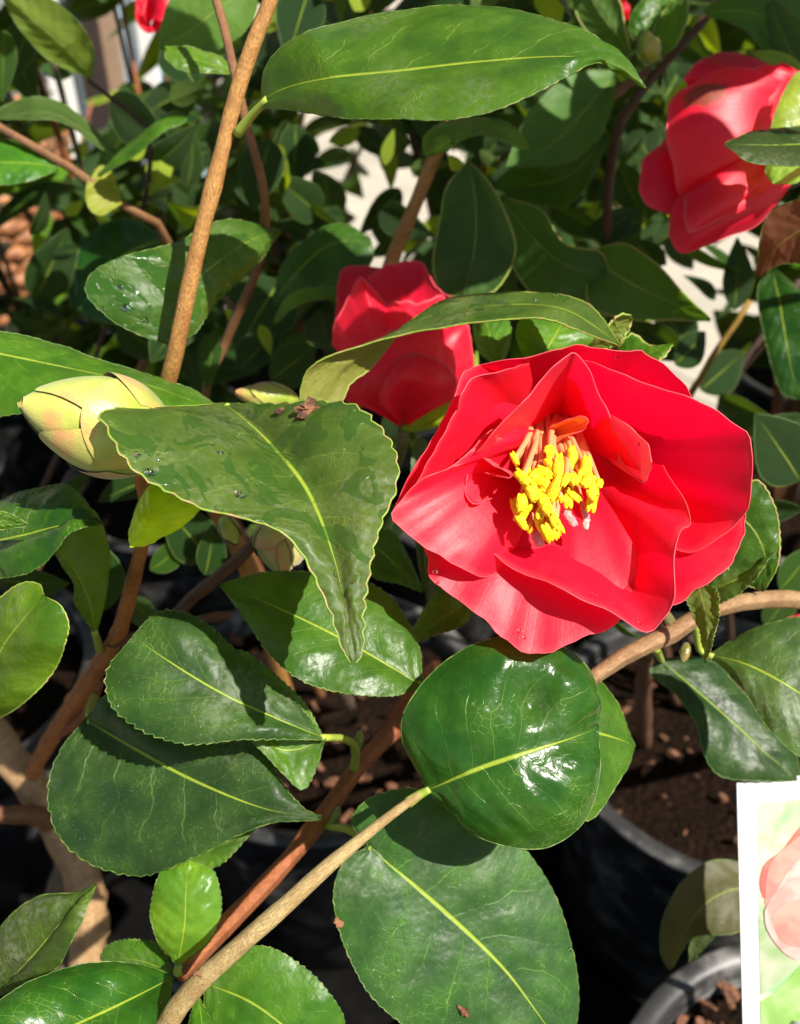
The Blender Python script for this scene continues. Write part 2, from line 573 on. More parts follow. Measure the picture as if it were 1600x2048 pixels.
def leaf(plant, mid, L, Rr, d, dl=0.0, dr=0.0, bow=0.0008, under=False, teeth=20, tooth=0.0007, mat='leaf',
         col=(1, 1, 1), pet=None, wave=0.0020, dimples=(), margin=0.00016, name='leaf', label=None, seg=88, half=6):
    """a leaf blade whose midrib and two margins are traced as pixel lines; d: depth along the midrib,
    dl / dr: how much farther (+) or nearer (-) than the midrib the two margins lie (number or list along the leaf)"""
    sd = random.random() * 60
    m2 = crv([(a, b, 0) for a, b in mid], seg)
    l2 = crv([(a, b, 0) for a, b in L], seg)
    r2 = crv([(a, b, 0) for a, b in Rr], seg)
    mp, lp, rp = [], [], []
    for i in range(seg):
        t = i / (seg - 1)
        env = math.sin(math.pi * min(1, max(0, t))) ** 0.55 if 0 < t < 1 else 0.0
        dm = lin(d, t)
        mp.append(P(m2[i].x, m2[i].y, dm))
        wv = wave * env
        lp.append(P(l2[i].x, l2[i].y, dm + lin(dl, t) * env + wv * nz((t * 4.0, 0.3, sd), 1.0)))
        rp.append(P(r2[i].x, r2[i].y, dm + lin(dr, t) * env + wv * nz((t * 4.0, 9.3, sd), 1.0)))
    # which way the upper face looks
    i0 = seg // 3
    nrm0 = (lp[i0] - mp[i0]).cross(mp[min(seg - 1, i0 + 4)] - mp[i0])
    nrm0 += (mp[min(seg - 1, i0 + 4)] - mp[i0]).cross(rp[i0] - mp[i0])
    facing = nrm0.dot(CAM - mp[i0]) > 0
    if facing == under:
        lp, rp = rp, lp
    # teeth
    ln = sum((b - a).length for a, b in zip(lp, lp[1:]))
    for line in (lp, rp):
        ph = random.random()
        orig = list(line)
        for i in range(1, seg - 1):
            t = i / (seg - 1)
            f = (t * teeth + ph + 0.25 * nz((t * 9, sd, 1), 1)) % 1.0
            saw = f if f < 0.75 else (1 - f) * 3
            out = orig[i] - mp[i]
            if out.length > 1e-6:
                env = min(1, 9 * t, 9 * (1 - t))
                line[i] = orig[i] + out.normalized() * (saw - 0.5) * tooth * env * (0.7 + 0.6 * random.random())
    V, Fc, MI, UVs = [], [], [], []
    cols = 2 * half + 1
    for i in range(seg):
        t = i / (seg - 1)
        j = min(i, seg - 2)
        tg = mp[j + 1] - mp[j]
        for c in range(cols):
            s = (c - half) / half
            a = abs(s)
            e = lp[i] if s < 0 else rp[i]
            side = (e - mp[i])
            p = mp[i].lerp(e, a)
            nn = tg.cross(side) if s > 0 else side.cross(tg)
            nn = nn.normalized() if nn.length > 1e-12 else -FWD
            # blade halves arch up between midrib and margin; broad quilting between the side veins
            k = bow * 4 * a * (1 - a) * min(1, 5 * t, 5 * (1 - t))
            q = 0.00028 * math.sin(2 * math.pi * (t * 8 - a * 2.0 + (0.45 if s > 0 else 0))) * a * (1 - a) * 4
            dm_ = 0.0
            for (dt, ds, dr_, dz) in dimples:
                dm_ += dz * math.exp(-(((t - dt) ** 2 + ((s - ds) * 0.5) ** 2) / dr_ ** 2))
            groove = -0.00035 * math.exp(-(a / 0.10) ** 2)
            und = 0.0007 * nz((t * 5.0, s * 2.2, sd + 3), 1.0) * a + 0.0003 * nz((t * 13.0, s * 5.0, sd + 9), 1.0) * a
            p = p + nn * (k + q + dm_ + groove + und)
            V.append(p)
            UVs.append((t, 0.5 + 0.5 * s))
    for i in range(seg - 1):
        for c in range(cols - 1):
            o = i * cols + c
            Fc.append((o, o + 1, o + cols + 1, o + cols))
            MI.append(0)
    # orientation: normals of the upper face
    fa = Fc[(seg // 3) * (cols - 1) + half]
    fn = (V[fa[1]] - V[fa[0]]).cross(V[fa[3]] - V[fa[0]])
    want = CAM - V[fa[0]]
    if (fn.dot(want) > 0) == under:
        Fc = [tuple(reversed(f)) for f in Fc]
    if margin:
        for c in (0, cols - 1):
            bead(V, Fc, MI, UVs, [V[i * cols + c] for i in range(seg)], margin, 1, [(i / (seg - 1), 0.0) for i in range(seg)])
    o = obj(name, V, Fc, [M[mat], M['edge_bright' if margin > .00022 else 'edge']], plant, UVs, MI, origin=mp[0], color=col)
    if label:
        o['label'] = label
    if pet:
        pp = crv([mp[2]] + [P(*q) for q in pet], 10)
        V2, F2, U2 = tube_data(pp, [0.0009 + 0.0005 * i / 9 for i in range(10)], 8)
        obj('petiole', V2, F2, M['petiole'], o, U2, origin=pp[0])
    return o

M['petiole'] = principled('petiole_green', (0.30, 0.38, 0.05), 0.4).m

# shared blades for repeated leaves: length 1 along x, upper face +z
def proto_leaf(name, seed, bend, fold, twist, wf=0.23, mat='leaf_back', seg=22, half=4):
    rnd = random.Random(seed)
    V, Fc, UVs, MI = [], [], [], []
    cols = 2 * half + 1
    for i in range(seg):
        t = i / (seg - 1)
        w = wf * (math.sin(math.pi * t ** 0.82) ** 0.85) * (1 - 0.25 * t) * 1.12 if 0 < t < 1 else 0.0
        zc = -bend * (t ** 2)
        xc = t - 0.18 * bend * t ** 2
        tw = twist * t
        for c in range(cols):
            s = (c - half) / half
            a = abs(s)
            y = s * w
            z = fold * w * a + 0.03 * w * math.sin(6 * t + s * 2 + seed) + 0.22 * w * a * (1 - a)
            y, z = y * math.cos(tw) - z * math.sin(tw), y * math.sin(tw) + z * math.cos(tw)
            saw = ((t * 16) % 1.0 - 0.5) * 0.010 if a == 1 else 0
            V.append(Vector((xc, y + math.copysign(saw, s) if a == 1 else y, zc + z)))
            UVs.append((t, 0.5 + 0.5 * s))
    for i in range(seg - 1):
        for c in range(cols - 1):
            o = i * cols + c
            Fc.append((o, o + cols, o + cols + 1, o + 1))
            MI.append(0)
    for c in (0, cols - 1):
        bead(V, Fc, MI, UVs, [V[i * cols + c] for i in range(seg)], 0.0032, 1, [(i / (seg - 1), 0.0) for i in range(seg)])
    me = bpy.data.meshes.new(name)
    me.from_pydata([tuple(v) for v in V], [], Fc)
    me.materials.append(M[mat]); me.materials.append(M['edge'])
    me.polygons.foreach_set('material_index', MI)
    me.polygons.foreach_set('use_smooth', [True] * len(Fc))
    lay = me.uv_layers.new(name='UVMap')
    flat = []
    for l in me.loops:
        flat.extend(UVs[l.vertex_index])
    lay.data.foreach_set('uv', flat)
    me.update()
    return me
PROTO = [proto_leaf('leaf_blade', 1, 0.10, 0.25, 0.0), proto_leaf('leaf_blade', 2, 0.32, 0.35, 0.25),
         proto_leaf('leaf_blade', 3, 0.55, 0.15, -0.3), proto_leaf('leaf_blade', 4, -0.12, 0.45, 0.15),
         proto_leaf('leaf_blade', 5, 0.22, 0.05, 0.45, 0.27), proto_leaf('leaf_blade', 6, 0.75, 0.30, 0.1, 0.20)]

def put_leaf(plant, base, tip, roll=0.0, w=1.0, k=None, col=(1, 1, 1), nref=None):
    """one leaf from base to tip (world points), its upper face turned towards nref (default: the viewer) then rolled"""
    ax = tip - base
    ln = ax.length
    ax.normalize()
    ref = nref if nref is not None else (CAM - base)
    nrm = ref - ax * ref.dot(ax)
    nrm = nrm.normalized() if nrm.length > 1e-6 else UP.copy()
    nrm = Matrix.Rotation(R(roll), 3, ax) @ nrm
    y = nrm.cross(ax)
    mat = Matrix(((ax.x * ln, y.x * ln * w, nrm.x * ln), (ax.y * ln, y.y * ln * w, nrm.y * ln), (ax.z * ln, y.z * ln * w, nrm.z * ln))).to_4x4()
    mat.translation = base - WL[plant.name]
    o = bpy.data.objects.new('leaf', PROTO[random.randrange(6) if k is None else k])
    COL.objects.link(o)
    o.parent = plant
    o.matrix_local = mat
    o.color = (*col, 1)
    return o

def sleaf(plant, u0, v0, u1, v1, d0, d1=None, roll=0.0, w=1.0, k=None, col=(1, 1, 1)):
    return put_leaf(plant, P(u0, v0, d0), P(u1, v1, d0 if d1 is None else d1), roll, w, k, col)

def petal(flower, base, edge, cup=0.012, curl=0.0015, mat='petal', col=(1, 1, 1), nr=18, ns=44, spread=0.08, ruff=0.0019, bead_r=0.00014, name='petal', fold_k=1.0):
    """a petal spanning from its claw at base (u,v,d) to a traced outer edge of (u,v,d) points; cup pushes the middle back"""
    sd = random.random() * 40
    C = P(*base)
    E = crv([P(*e) for e in edge], ns)
    V, Fc, MI, UVs = [], [], [], []
    for i in range(nr):
        r = i / (nr - 1)
        for j in range(ns):
            s = j / (ns - 1)
            b = C + (E[j] - C) * spread
            p = b.lerp(E[j], r)
            k = cup * math.sin(math.pi * r ** 0.85)
            c = curl * max(0, (r - 0.82) / 0.18) ** 2
            rf = ruff * (r ** 2) * (nz((s * 5.0, r * 2.0, sd), 1.0) + 0.5 * nz((s * 13, r * 3, sd), 1.0))
            fold = fold_k * 0.0007 * r * (1 - 0.4 * r) * math.sin(s * (9 + 5 * nz((sd, 1, 2), 1)) + sd) + fold_k * 0.0005 * r * nz((s * 9.0, r * 1.5, sd + 7), 1.0)
            inpl = (E[j] - C).normalized() * (0.0009 * r ** 3 * nz((s * 16.0, sd, 3.0), 1.0))
            V.append(p + inpl + FWD * (k + c + rf + fold))
            UVs.append((r, s))
    for i in range(nr - 1):
        for j in range(ns - 1):
            o = i * ns + j
            Fc.append((o, o + 1, o + ns + 1, o + ns))
            MI.append(0)
    row = [V[(nr - 1) * ns + j] for j in range(ns)]
    bead(V, Fc, MI, UVs, row, bead_r, 1, [(1.0, j / (ns - 1)) for j in range(ns)])
    return obj(name, V, Fc, [M[mat], M['petal_edge']], flower, UVs, MI, origin=C, color=col)

def flower_root(plant, base, name='flower', label=None):
    """an empty part holding petals as sub-parts"""
    o = bpy.data.objects.new(name, None)
    o.empty_display_size = 0.01
    COL.objects.link(o)
    w = P(*base)
    o.parent = plant
    o.location = w - WL[plant.name]
    WL[o.name] = w
    if label:
        o['label'] = label
    return o

def bud(plant, base, tip, wid, col=(1, 1, 1), scales=7, label=None, seed=1):
    """overlapping scales around an egg-shaped bud from base to tip (u,v,d)"""
    b, t = P(*base), P(*tip)
    ax = (t - b); ln = ax.length; ax.normalize()
    x = ax.cross(-FWD).normalized(); y = ax.cross(x)
    rnd = random.Random(seed)
    def prof(h):            # radius along the axis
        return wid * 0.5 * (math.sin(math.pi * min(1, max(0, h)) ** 0.80) ** 0.72) if 0 < h < 1 else 0.0
    root = bpy.data.objects.new('bud', None)
    COL.objects.link(root); root.empty_display_size = 0.01
    root.parent = plant; root.location = b - WL[plant.name]; WL[root.name] = b
    if label: root['label'] = label
    # core
    V, Fc, U = [], [], []
    nh, na = 20, 20
    for i in range(nh):
        h = 0.02 + 0.96 * i / (nh - 1)
        for k in range(na):
            an = 2 * math.pi * k / na
            V.append(b + ax * ln * h + (x * math.cos(an) + y * math.sin(an)) * prof(h) * 0.93)
            U.append((h, 0.5))
    for i in range(nh - 1):
        for k in range(na):
            k2 = (k + 1) % na
            Fc.append((i * na + k, i * na + k2, (i + 1) * na + k2, (i + 1) * na + k))
    obj('bud_core', V, Fc, M['bud'], root, U, color=col, origin=b)
    for q in range(scales):
        a0 = q * 2.4 + rnd.random() * 0.4
        h1 = 0.45 + 0.56 * (q + 1) / scales
        lift = 1.0 + 0.11 * (scales - 1 - q) / scales
        hw = 1.1
        V, Fc, U = [], [], []
        ni, nj = 16, 14
        for i in range(ni):
            f = i / (ni - 1)
            for j in range(nj):
                g = -1 + 2 * j / (nj - 1)
                hmax = h1 * (1 - 0.32 * abs(g) ** 2.2)
                h = min(0.992, f * hmax)
                an = a0 + g * hw * (0.75 + 0.25 * f)
                rr = prof(h) * lift * (1 - 0.03 * abs(g) ** 3) + 0.00005 + 0.0003 * f ** 3
                V.append(b + ax * ln * h * (1.0 if h1 < 0.99 else 1.005) + (x * math.cos(an) + y * math.sin(an)) * rr)
                U.append((f, 0.5 + 0.5 * g * (1 if f < 0.8 else 1)))
        for i in range(ni - 1):
            for j in range(nj - 1):
                o = i * nj + j
                Fc.append((o, o + 1, o + nj + 1, o + nj))
        c = tuple(cc * (0.92 + 0.16 * rnd.random()) for cc in col)
        obj('bud_scale', V, Fc, M['bud'], root, U, color=c, origin=b)
    return root

def lathe(cx, cy, prof, n=64):
    V, Fc = [], []
    for (r, z) in prof:
        for k in range(n):
            a = 2 * math.pi * k / n
            V.append(Vector((cx + r * math.cos(a), cy + r * math.sin(a), z)))
    for i in range(len(prof) - 1):
        for k in range(n):
            k2 = (k + 1) % n
            Fc.append((i * n + k, i * n + k2, (i + 1) * n + k2, (i + 1) * n + k))
    return V, Fc

def chip_data(c, size, rnd):
    """a small splintered bark piece"""
    ax = Vector((rnd.uniform(-1, 1), rnd.uniform(-1, 1), rnd.uniform(-0.5, 0.5))).normalized()
    x = ax.cross(Vector((0.2, 0.1, 1))).normalized(); y = ax.cross(x)
    l, w, h = size * rnd.uniform(0.8, 1.4), size * rnd.uniform(0.3, 0.7), size * rnd.uniform(0.15, 0.4)
    V = []
    for sx in (-1, 0, 1):
        k = 1.0 if sx == 0 else rnd.uniform(0.45, 0.8)
        for (sy, sz) in ((-1, -1), (1, -1), (1, 1), (-1, 1)):
            V.append(c + ax * (sx * l * rnd.uniform(0.85, 1.1)) * 0.5 + x * (sy * w * 0.5 * k * rnd.uniform(0.7, 1.2)) + y * (sz * h * 0.5 * k * rnd.uniform(0.7, 1.2)))
    Fc = [(3, 2, 1, 0), (8, 9, 10, 11)]
    for i in range(2):
        for k in range(4):
            k2 = (k + 1) % 4
            Fc.append((i * 4 + k, i * 4 + k2, i * 4 + 4 + k2, i * 4 + 4 + k))
    return V, Fc

RIM = 0.20
SOIL = 0.178
def pot(cx, cy, label, rad=0.113, chips=140, z0=0.004):
    root = empty('nursery_pot', (cx, cy, z0), label, 'plant pot', 'black nursery pots standing close together')
    rb = rad * 0.80
    V, Fc = lathe(cx, cy, [(0.0, z0 + 0.001), (rb * 0.92, z0 + 0.001), (rb, z0 + 0.006), (rad * 0.965, RIM - 0.030), (rad * 0.965, RIM - 0.029), (rad * 0.93, RIM - 0.012), (rad * 0.915, SOIL - 0.03), (rb * 0.9, z0 + 0.02)])
    obj('pot_wall', V, Fc, M['pot'], root, origin=(cx, cy, z0))
    V, Fc = lathe(cx, cy, [(rad * 0.968, RIM - 0.031), (rad * 1.0, RIM - 0.030), (rad * 1.012, RIM - 0.006), (rad * 1.035, RIM - 0.004), (rad * 1.04, RIM - 0.001), (rad * 1.025, RIM), (rad * 0.955, RIM), (rad * 0.940, RIM - 0.003), (rad * 0.933, RIM - 0.014)])
    obj('rim', V, Fc, M['pot'], root, origin=(cx, cy, RIM))
    # soil surface
    V, Fc = [], []
    n, rr = 40, 12
    for i in range(rr + 1):
        for k in range(n):
            a = 2 * math.pi * k / n
            r = rad * 0.925 * i / rr
            p = Vector((cx + r * math.cos(a), cy + r * math.sin(a), 0))
            p.z = SOIL + 0.006 * nz(p, 40) + 0.004 * nz(p, 110) + 0.006 * (1 - i / rr)
            V.append(p)
    for i in range(rr):
        for k in range(n):
            k2 = (k + 1) % n
            Fc.append((i * n + k, i * n + k2, (i + 1) * n + k2, (i + 1) * n + k))
    s = obj('potting_soil', V, Fc, M['soil'], root, origin=(cx, cy, SOIL))
    if chips:
        rnd = random.Random(int(cx * 1000) * 7 + int(cy * 1000))
        V, Fc = [], []
        for q in range(chips):
            a = rnd.uniform(0, 2 * math.pi); r = rad * 0.9 * math.sqrt(rnd.random())
            c = Vector((cx + r * math.cos(a), cy + r * math.sin(a), SOIL + 0.007 + rnd.random() * 0.004))
            v, f = chip_data(c, rnd.choice((0.003, 0.004, 0.005, 0.007, 0.010)), rnd)
            o = len(V)
            V += v
            Fc += [tuple(i + o for i in g) for g in f]
        c = obj('bark_mulch', V, Fc, M['chip'], root, smooth=False)
        c['kind'] = 'stuff'
    return root

# ---------------------------------------------------------------- ground and background
def concrete():
    t = NT('pale_concrete')
    tc, oi, vec = t.coords()
    n = t.noise(tc.outputs['Object'], 3, 6, 0.6)
    n2 = t.noise(tc.outputs['Object'], 60, 5, 0.7)
    col = t.mix(t.step(n, 0.35, 0.7), (0.34, 0.31, 0.25), (0.44, 0.40, 0.32))
    col = t.mix(t.math('MULTIPLY', t.step(n2, 0.5, 0.75), 0.35), col, (0.34, 0.31, 0.26))
    t.put(t.b.inputs['Base Color'], col)
    t.b.inputs['Roughness'].default_value = 0.85
    t.put(t.b.inputs['Normal'], t.bump(n2, 0.5, 0.004))
    return t.m
g = 60.0
o = obj('ground', [Vector((-g, -g, 0)), Vector((g, -g, 0)), Vector((g, g, 0)), Vector((-g, g, 0))], [(0, 1, 2, 3)], concrete(), origin=(0, 0, 0))
o['kind'] = 'structure'

def matfab():
    t = NT('black_weed_mat')
    tc, oi, vec = t.coords()
    n = t.noise(tc.outputs['Object'], 30, 5, 0.7)
    w = t.new('ShaderNodeTexWave')
    t.put(w.inputs['Vector'], tc.outputs['Object'])
    w.inputs['Scale'].default_value = 120
    t.put(t.b.inputs['Base Color'], t.mix(t.step(n, 0.4, 0.75), (0.002, 0.002, 0.002), (0.006, 0.0055, 0.005)))
    t.b.inputs['Roughness'].default_value = 0.9
    t.b.inputs['Specular IOR Level'].default_value = 0.1
    t.put(t.b.inputs['Normal'], t.bump(w.outputs['Fac'], 0.4, 0.001))
    return t.m
o = obj('weed_mat', [Vector((-1.6, -1.2, 0.004)), Vector((1.6, -1.2, 0.004)), Vector((1.6, 1.16, 0.004)), Vector((-1.6, 1.16, 0.004))], [(0, 1, 2, 3)], matfab(), origin=(0, 0, 0.004))
o['kind'] = 'structure'

def box(V, Fc, x0, x1, y0, y1, z0, z1):
    o = len(V)
    V += [Vector((x, y, z)) for z in (z0, z1) for (x, y) in ((x0, y0), (x1, y0), (x1, y1), (x0, y1))]
    Fc += [tuple(i + o for i in f) for f in ((3, 2, 1, 0), (4, 5, 6, 7), (0, 1, 5, 4), (1, 2, 6, 5), (2, 3, 7, 6), (3, 0, 4, 7))]

def boxobj(name, mat, parent, x0, x1, y0, y1, z0, z1):
    V, Fc = [], []
    box(V, Fc, x0, x1, y0, y1, z0, z1)
    return obj(name, V, Fc, mat, parent, origin=((x0 + x1) / 2, (y0 + y1) / 2, z0), smooth=False)

def painted(name, col, rough=0.5, amt=0.25, sc=25):
    t = NT(name)
    tc, oi, vec = t.coords()
    n = t.noise(vec, sc, 5, 0.65)
    t.put(t.b.inputs['Base Color'], t.mix(t.math('MULTIPLY', t.step(n, 0.4, 0.7), amt), col, tuple(c * 0.55 for c in col)))
    t.b.inputs['Roughness'].default_value = rough
    t.put(t.b.inputs['Normal'], t.bump(n, 0.3, 0.002))
    return t.m
MW = painted('white_paint', (0.74, 0.73, 0.70), 0.4)
MD = painted('dark_stained_wood', (0.030, 0.020, 0.016), 0.6)
MT = painted('tan_timber', (0.30, 0.20, 0.13), 0.7)
MG = painted('grey_metal', (0.32, 0.34, 0.32), 0.3)
gl = principled('sky_tinted_glass', (0.55, 0.72, 0.86), 0.12)  # blue base colour stands in for sky reflected in the panes
gl.b.inputs['Transmission Weight'].default_value = 0.55
MGL = gl.m
wl_ = painted('cream_render', (0.60, 0.56, 0.47), 0.85)
bw = boxobj('boundary_wall', wl_, None, -9, 9, 6.5, 6.7, 0, 2.2)
tag(bw, 'plain cream rendered boundary wall far beyond the pots', 'wall')

# a glazed partition on the left, beyond the plants
gp = empty('glazed_partition', (-0.62, 1.92, 0), 'glazed partition of white, grey and dark posts with panes coloured like reflected sky', 'partition')
yb = 1.90
def U2X(u, y=1.90, z=0.25):
    d = y * math.cos(PITCH) + (CAM.z - z) * math.sin(PITCH)
    return (u - 800) / FPX * d
for (u0, u1, mat, nm, dy) in ((52, 92, MG, 'post', 0.0), (96, 116, MG, 'post', 0.01), (122, 143, MW, 'post', -0.012), (147, 163, MW, 'post', 0.004),
                              (186, 231, MD, 'post', -0.008), (233, 262, MT, 'post', 0.006), (304, 330, MW, 'post', 0.0), (420, 440, MD, 'post', 0.0)):
    boxobj(nm, mat, gp, U2X(u0), U2X(u1), yb + dy, yb + dy + 0.05, 0, 2.1)
for (u0, u1) in ((0, 52), (163, 186), (262, 304), (330, 420)):
    boxobj('pane', MGL, gp, U2X(u0) , U2X(u1), yb + 0.022, yb + 0.028, 0.06, 2.08)
boxobj('sill', MW, gp, U2X(-60), U2X(440), yb - 0.02, yb + 0.065, 0, 0.06)

# woven planter on the left
def wicker():
    t = NT('orange_brown_wicker')
    tc, oi, vec = t.coords()
    n = t.noise(vec, 70, 5, 0.7)
    t.put(t.b.inputs['Base Color'], t.mix(t.step(n, 0.35, 0.68), (0.16, 0.058, 0.020), (0.52, 0.22, 0.085)))
    t.b.inputs['Roughness'].default_value = 0.55
    t.put(t.b.inputs['Normal'], t.bump(n, 0.6, 0.003))
    return t.m
MWK = wicker()
wx, wy, wh = -0.70, 1.50, 0.36
wp = empty('wicker_planter', (wx, wy, 0), 'orange brown woven wicker planter standing before the glazed partition', 'planter')
rows = 17
for i in range(rows):
    z = 0.012 + (wh - 0.02) * i / (rows - 1)
    rr = 0.125 + 0.035 * i / rows
    pts = []
    for k in range(61):
        a = 2 * math.pi * k / 60
        r2 = rr + 0.007 * math.cos(k * math.pi / 2 * 1.0 + i * math.pi)
        pts.append(Vector((wx + r2 * math.cos(a), wy + r2 * math.sin(a), z + 0.002 * nz((k, i, 0), 0.7))))
    V, Fc, U = tube_data(pts, [0.0112] * 61, 6, False)
    obj('strand', V, Fc, MWK, wp, U, origin=(wx, wy, z))
for k in range(15):
    a = 2 * math.pi * k / 15
    pts = [Vector((wx + (0.125 + 0.035 * f) * math.cos(a), wy + (0.125 + 0.035 * f) * math.sin(a), 0.005 + wh * f)) for f in (0, 0.33, 0.66, 1)]
    V, Fc, U = tube_data(pts, [0.006] * 4, 6)
    obj('stake', V, Fc, MWK, wp, U)
V, Fc = lathe(wx, wy, [(0.0, wh - 0.05), (0.150, wh - 0.05)], 24)
obj('planter_soil', V, Fc, M['soil'], wp, origin=(wx, wy, wh - 0.05))

# ---------------------------------------------------------------- pots
POTS = {
    'A': (0.218, 0.405, 'black nursery pot with bark mulch below the wide open red flower'),
    'B': (-0.125, 0.140, 'black nursery pot under the tan branch with the puckered round leaf'),
    'C': (-0.055, 0.435, 'black nursery pot in deep shade behind the serrated dusty leaves'),
    'D': (0.205, 0.145, 'black nursery pot with a lit inner wall beside the white picture label'),
    'I': (-0.335, 0.455, 'black nursery pot with a pale scuffed rim behind the reddish forked stem'),
    'J': (-0.36, 0.20, 'black nursery pot in shade beside the tan forked trunk'),
}
for k, (x, y, lab) in POTS.items():
    pot(x, y, lab, chips=(90 if k in 'ADC' else 30))
BACK = [(-0.50, 0.72, 'left'), (-0.20, 0.715, ''), (0.085, 0.70, ''), (0.36, 0.69, ''), (0.64, 0.67, ''),
        (-0.42, 0.99, ''), (-0.12, 0.98, ''), (0.16, 0.975, ''), (0.50, 0.95, ''), (0.78, 0.93, ''), (0.50, 0.37, 'r'), (-0.62, 0.44, 'l')]

# ---------------------------------------------------------------- plants
def plant(key, label):
    x, y, _ = POTS[key]
    return empty('camellia_shrub', (x, y, SOIL), label, 'shrub', 'potted camellia shrubs')
def soil(key, dx=0.0, dy=0.0):
    x, y, _ = POTS[key]
    return proj(Vector((x + dx, y + dy, SOIL - 0.004)))

PA = plant('A', 'camellia shrub bearing the wide open red flower with yellow stamens')
PB = plant('B', 'camellia shrub with the fat green bud and the puckered round glossy leaf')
PC = plant('C', 'camellia shrub with the tall tan stem and the half-open red flower under an arching leaf')
PD = plant('D', 'small camellia shrub in shade with drooping dark leaves beside the white picture label')
PI = plant('I', 'camellia shrub with backlit yellow-green leaves before the glazed partition')

TAN, BRN, RED, GRY = (0.80, 0.43, 0.12), (0.28, 0.13, 0.06), (0.60, 0.20, 0.07), (0.24, 0.18, 0.12)
STRAW = (0.78, 0.60, 0.27)

# ---- stems of the centre shrub
branch(PC, [(560, -60, .225), (545, -10, .226), (500, 105, .228), (462, 230, .231), (425, 380, .235), (388, 530, .240), (345, 735, .250), (335, 800, .262), (380, 930, .32), (500, 1150, .46), soil('C', -0.02)],
       [31, 32, 33, 34, 35, 36, 37, 36, 34, 32, 30], TAN, nodes=[(0.030, .14, .0016), (0.055, .16, .0018), (0.085, .10, .002)], seg=60)
branch(PC, [(415, -60, .262), (432, 0, .262), (452, 70, .262), (470, 150, .262), (490, 240, .268), (512, 320, .275), (530, 400, .285), (520, 520, .31), (470, 640, .33), (445, 700, .34), (412, 790, .35), (430, 950, .42), soil('C', 0.0, 0.02)],
       [18, 19, 20, 19, 17, 15, 15, 16, 17, 18, 18, 18, 18], (0.46, 0.22, 0.09), seg=60)
branch(PC, [(905, 240, .35), (870, 310, .36), (830, 410, .365), (780, 530, .375), (760, 640, .40), (700, 900, .50), soil('C', 0.02, 0.03)], [26, 32, 32, 32, 30, 26, 22], TAN, seg=40)
branch(PC, [(362, 1950, .232), (385, 1918, .236), (440, 1862, .245), (560, 1738, .262), (640, 1640, .275), (720, 1530, .293), (800, 1450, .312), (870, 1395, .335), (860, 1350, .42), soil('C', 0.04, -0.02)],
       [40, 36, 34, 36, 38, 38, 38, 36, 28, 24], RED, seg=50, nodes=[(0.006, .25, .0016), (0.016, .18, .0016), (0.055, .12, .002)])
branch(PC, [(470, 620, .335), (435, 575, .345), (440, 560, .35)], [11, 9, 7], BRN, seg=10)
branch(PC, [(520, 1240, .36), (620, 1300, .40), (700, 1420, .50), soil('C')], [24, 26, 26, 24], GRY, seg=24)

# ---- stems of the front-left shrub
branch(PB, [(-90, 1380, .40), (-20, 1462, .405), (50, 1555, .41), (115, 1650, .415), (160, 1735, .42), (178, 1830, .425), (170, 1940, .43), soil('B', -0.03, 0.01)],
       [62, 66, 70, 74, 74, 66, 62, 60], (0.72, 0.48, 0.24), seg=46, wob=0.25, nodes=[])
branch(PB, [(150, 1700, .43), (130, 1760, .435), (115, 1830, .44), (120, 1950, .44), soil('B', -0.05, 0.0)], [60, 64, 66, 62, 58], GRY, seg=26, wob=0.25, nodes=[])
branch(PB, [(-60, 1618, .385), (0, 1630, .39), (60, 1630, .40), (112, 1648, .415)], [34, 34, 36, 44], (0.36, 0.16, 0.07), seg=18)
branch(PB, [(62, 1550, .408), (95, 1490, .375), (150, 1405, .335), (205, 1320, .300), (238, 1262, .280), (262, 1180, .262), (282, 1095, .243), (292, 1030, .228), (280, 960, .216), (262, 915, .208)],
       [30, 32, 34, 36, 40, 34, 31, 29, 26, 22], (0.85, 0.34, 0.10), seg=54, nodes=[(0.10, .22, .003), (0.17, .12, .002)])
branch(PB, [(225, 1285, .285), (262, 1278, .282), (330, 1272, .287), (400, 1240, .296), (460, 1230, .30)], [26, 24, 22, 20, 16], BRN, seg=20)
branch(PB, [(120, 1470, .36), (160, 1440, .33), (190, 1395, .305), (205, 1360, .298)], [16, 16, 15, 12], RED, seg=14)
branch(PB, [(330, 1260, .30), (380, 1200, .288), (440, 1150, .28), (500, 1095, .272), (535, 1040, .265)], [26, 26, 26, 24, 20], (0.20, 0.095, 0.06), seg=24)
branch(PB, [soil('B', -0.02, -0.01), (150, 2360, .32), (250, 2190, .235), (330, 2052, .213), (400, 1962, .208), (520, 1855, .205), (660, 1728, .208), (780, 1632, .213), (850, 1582, .217), (880, 1568, .219)],
       [40, 44, 48, 50, 50, 48, 46, 44, 34, 12], STRAW, seg=60, nodes=[(0.335, .1, .002), (0.36, .08, .002)])

# ---- stems of the shrub with the open flower
branch(PA, [(1150, 1385, .238), (1190, 1352, .240), (1262, 1305, .243), (1335, 1272, .246), (1350, 1262, .247), (1410, 1226, .25), (1500, 1203, .256), (1620, 1206, .265), (1720, 1280, .31), (1700, 1420, .42), soil('A', 0.0, 0.0)],
       [32, 36, 38, 40, 42, 40, 42, 44, 42, 38, 34], (0.60, 0.38, 0.18), seg=60, nodes=[(0.014, .14, .0018), (0.021, .22, .002), (0.034, .12, .002)])
branch(PA, [(1350, 1262, .247), (1310, 1200, .252), (1230, 1050, .256), (1160, 930, .250), (1125, 885, .243)], [26, 22, 20, 22, 26], (0.30, 0.30, 0.08), name='flower_stalk', seg=20)
branch(PA, [(1292, 1300, .30), (1290, 1350, .40), (1286, 1400, .50), soil('A', -0.05, 0.01)], [26, 34, 34, 32], (0.28, 0.14, 0.08), seg=20)
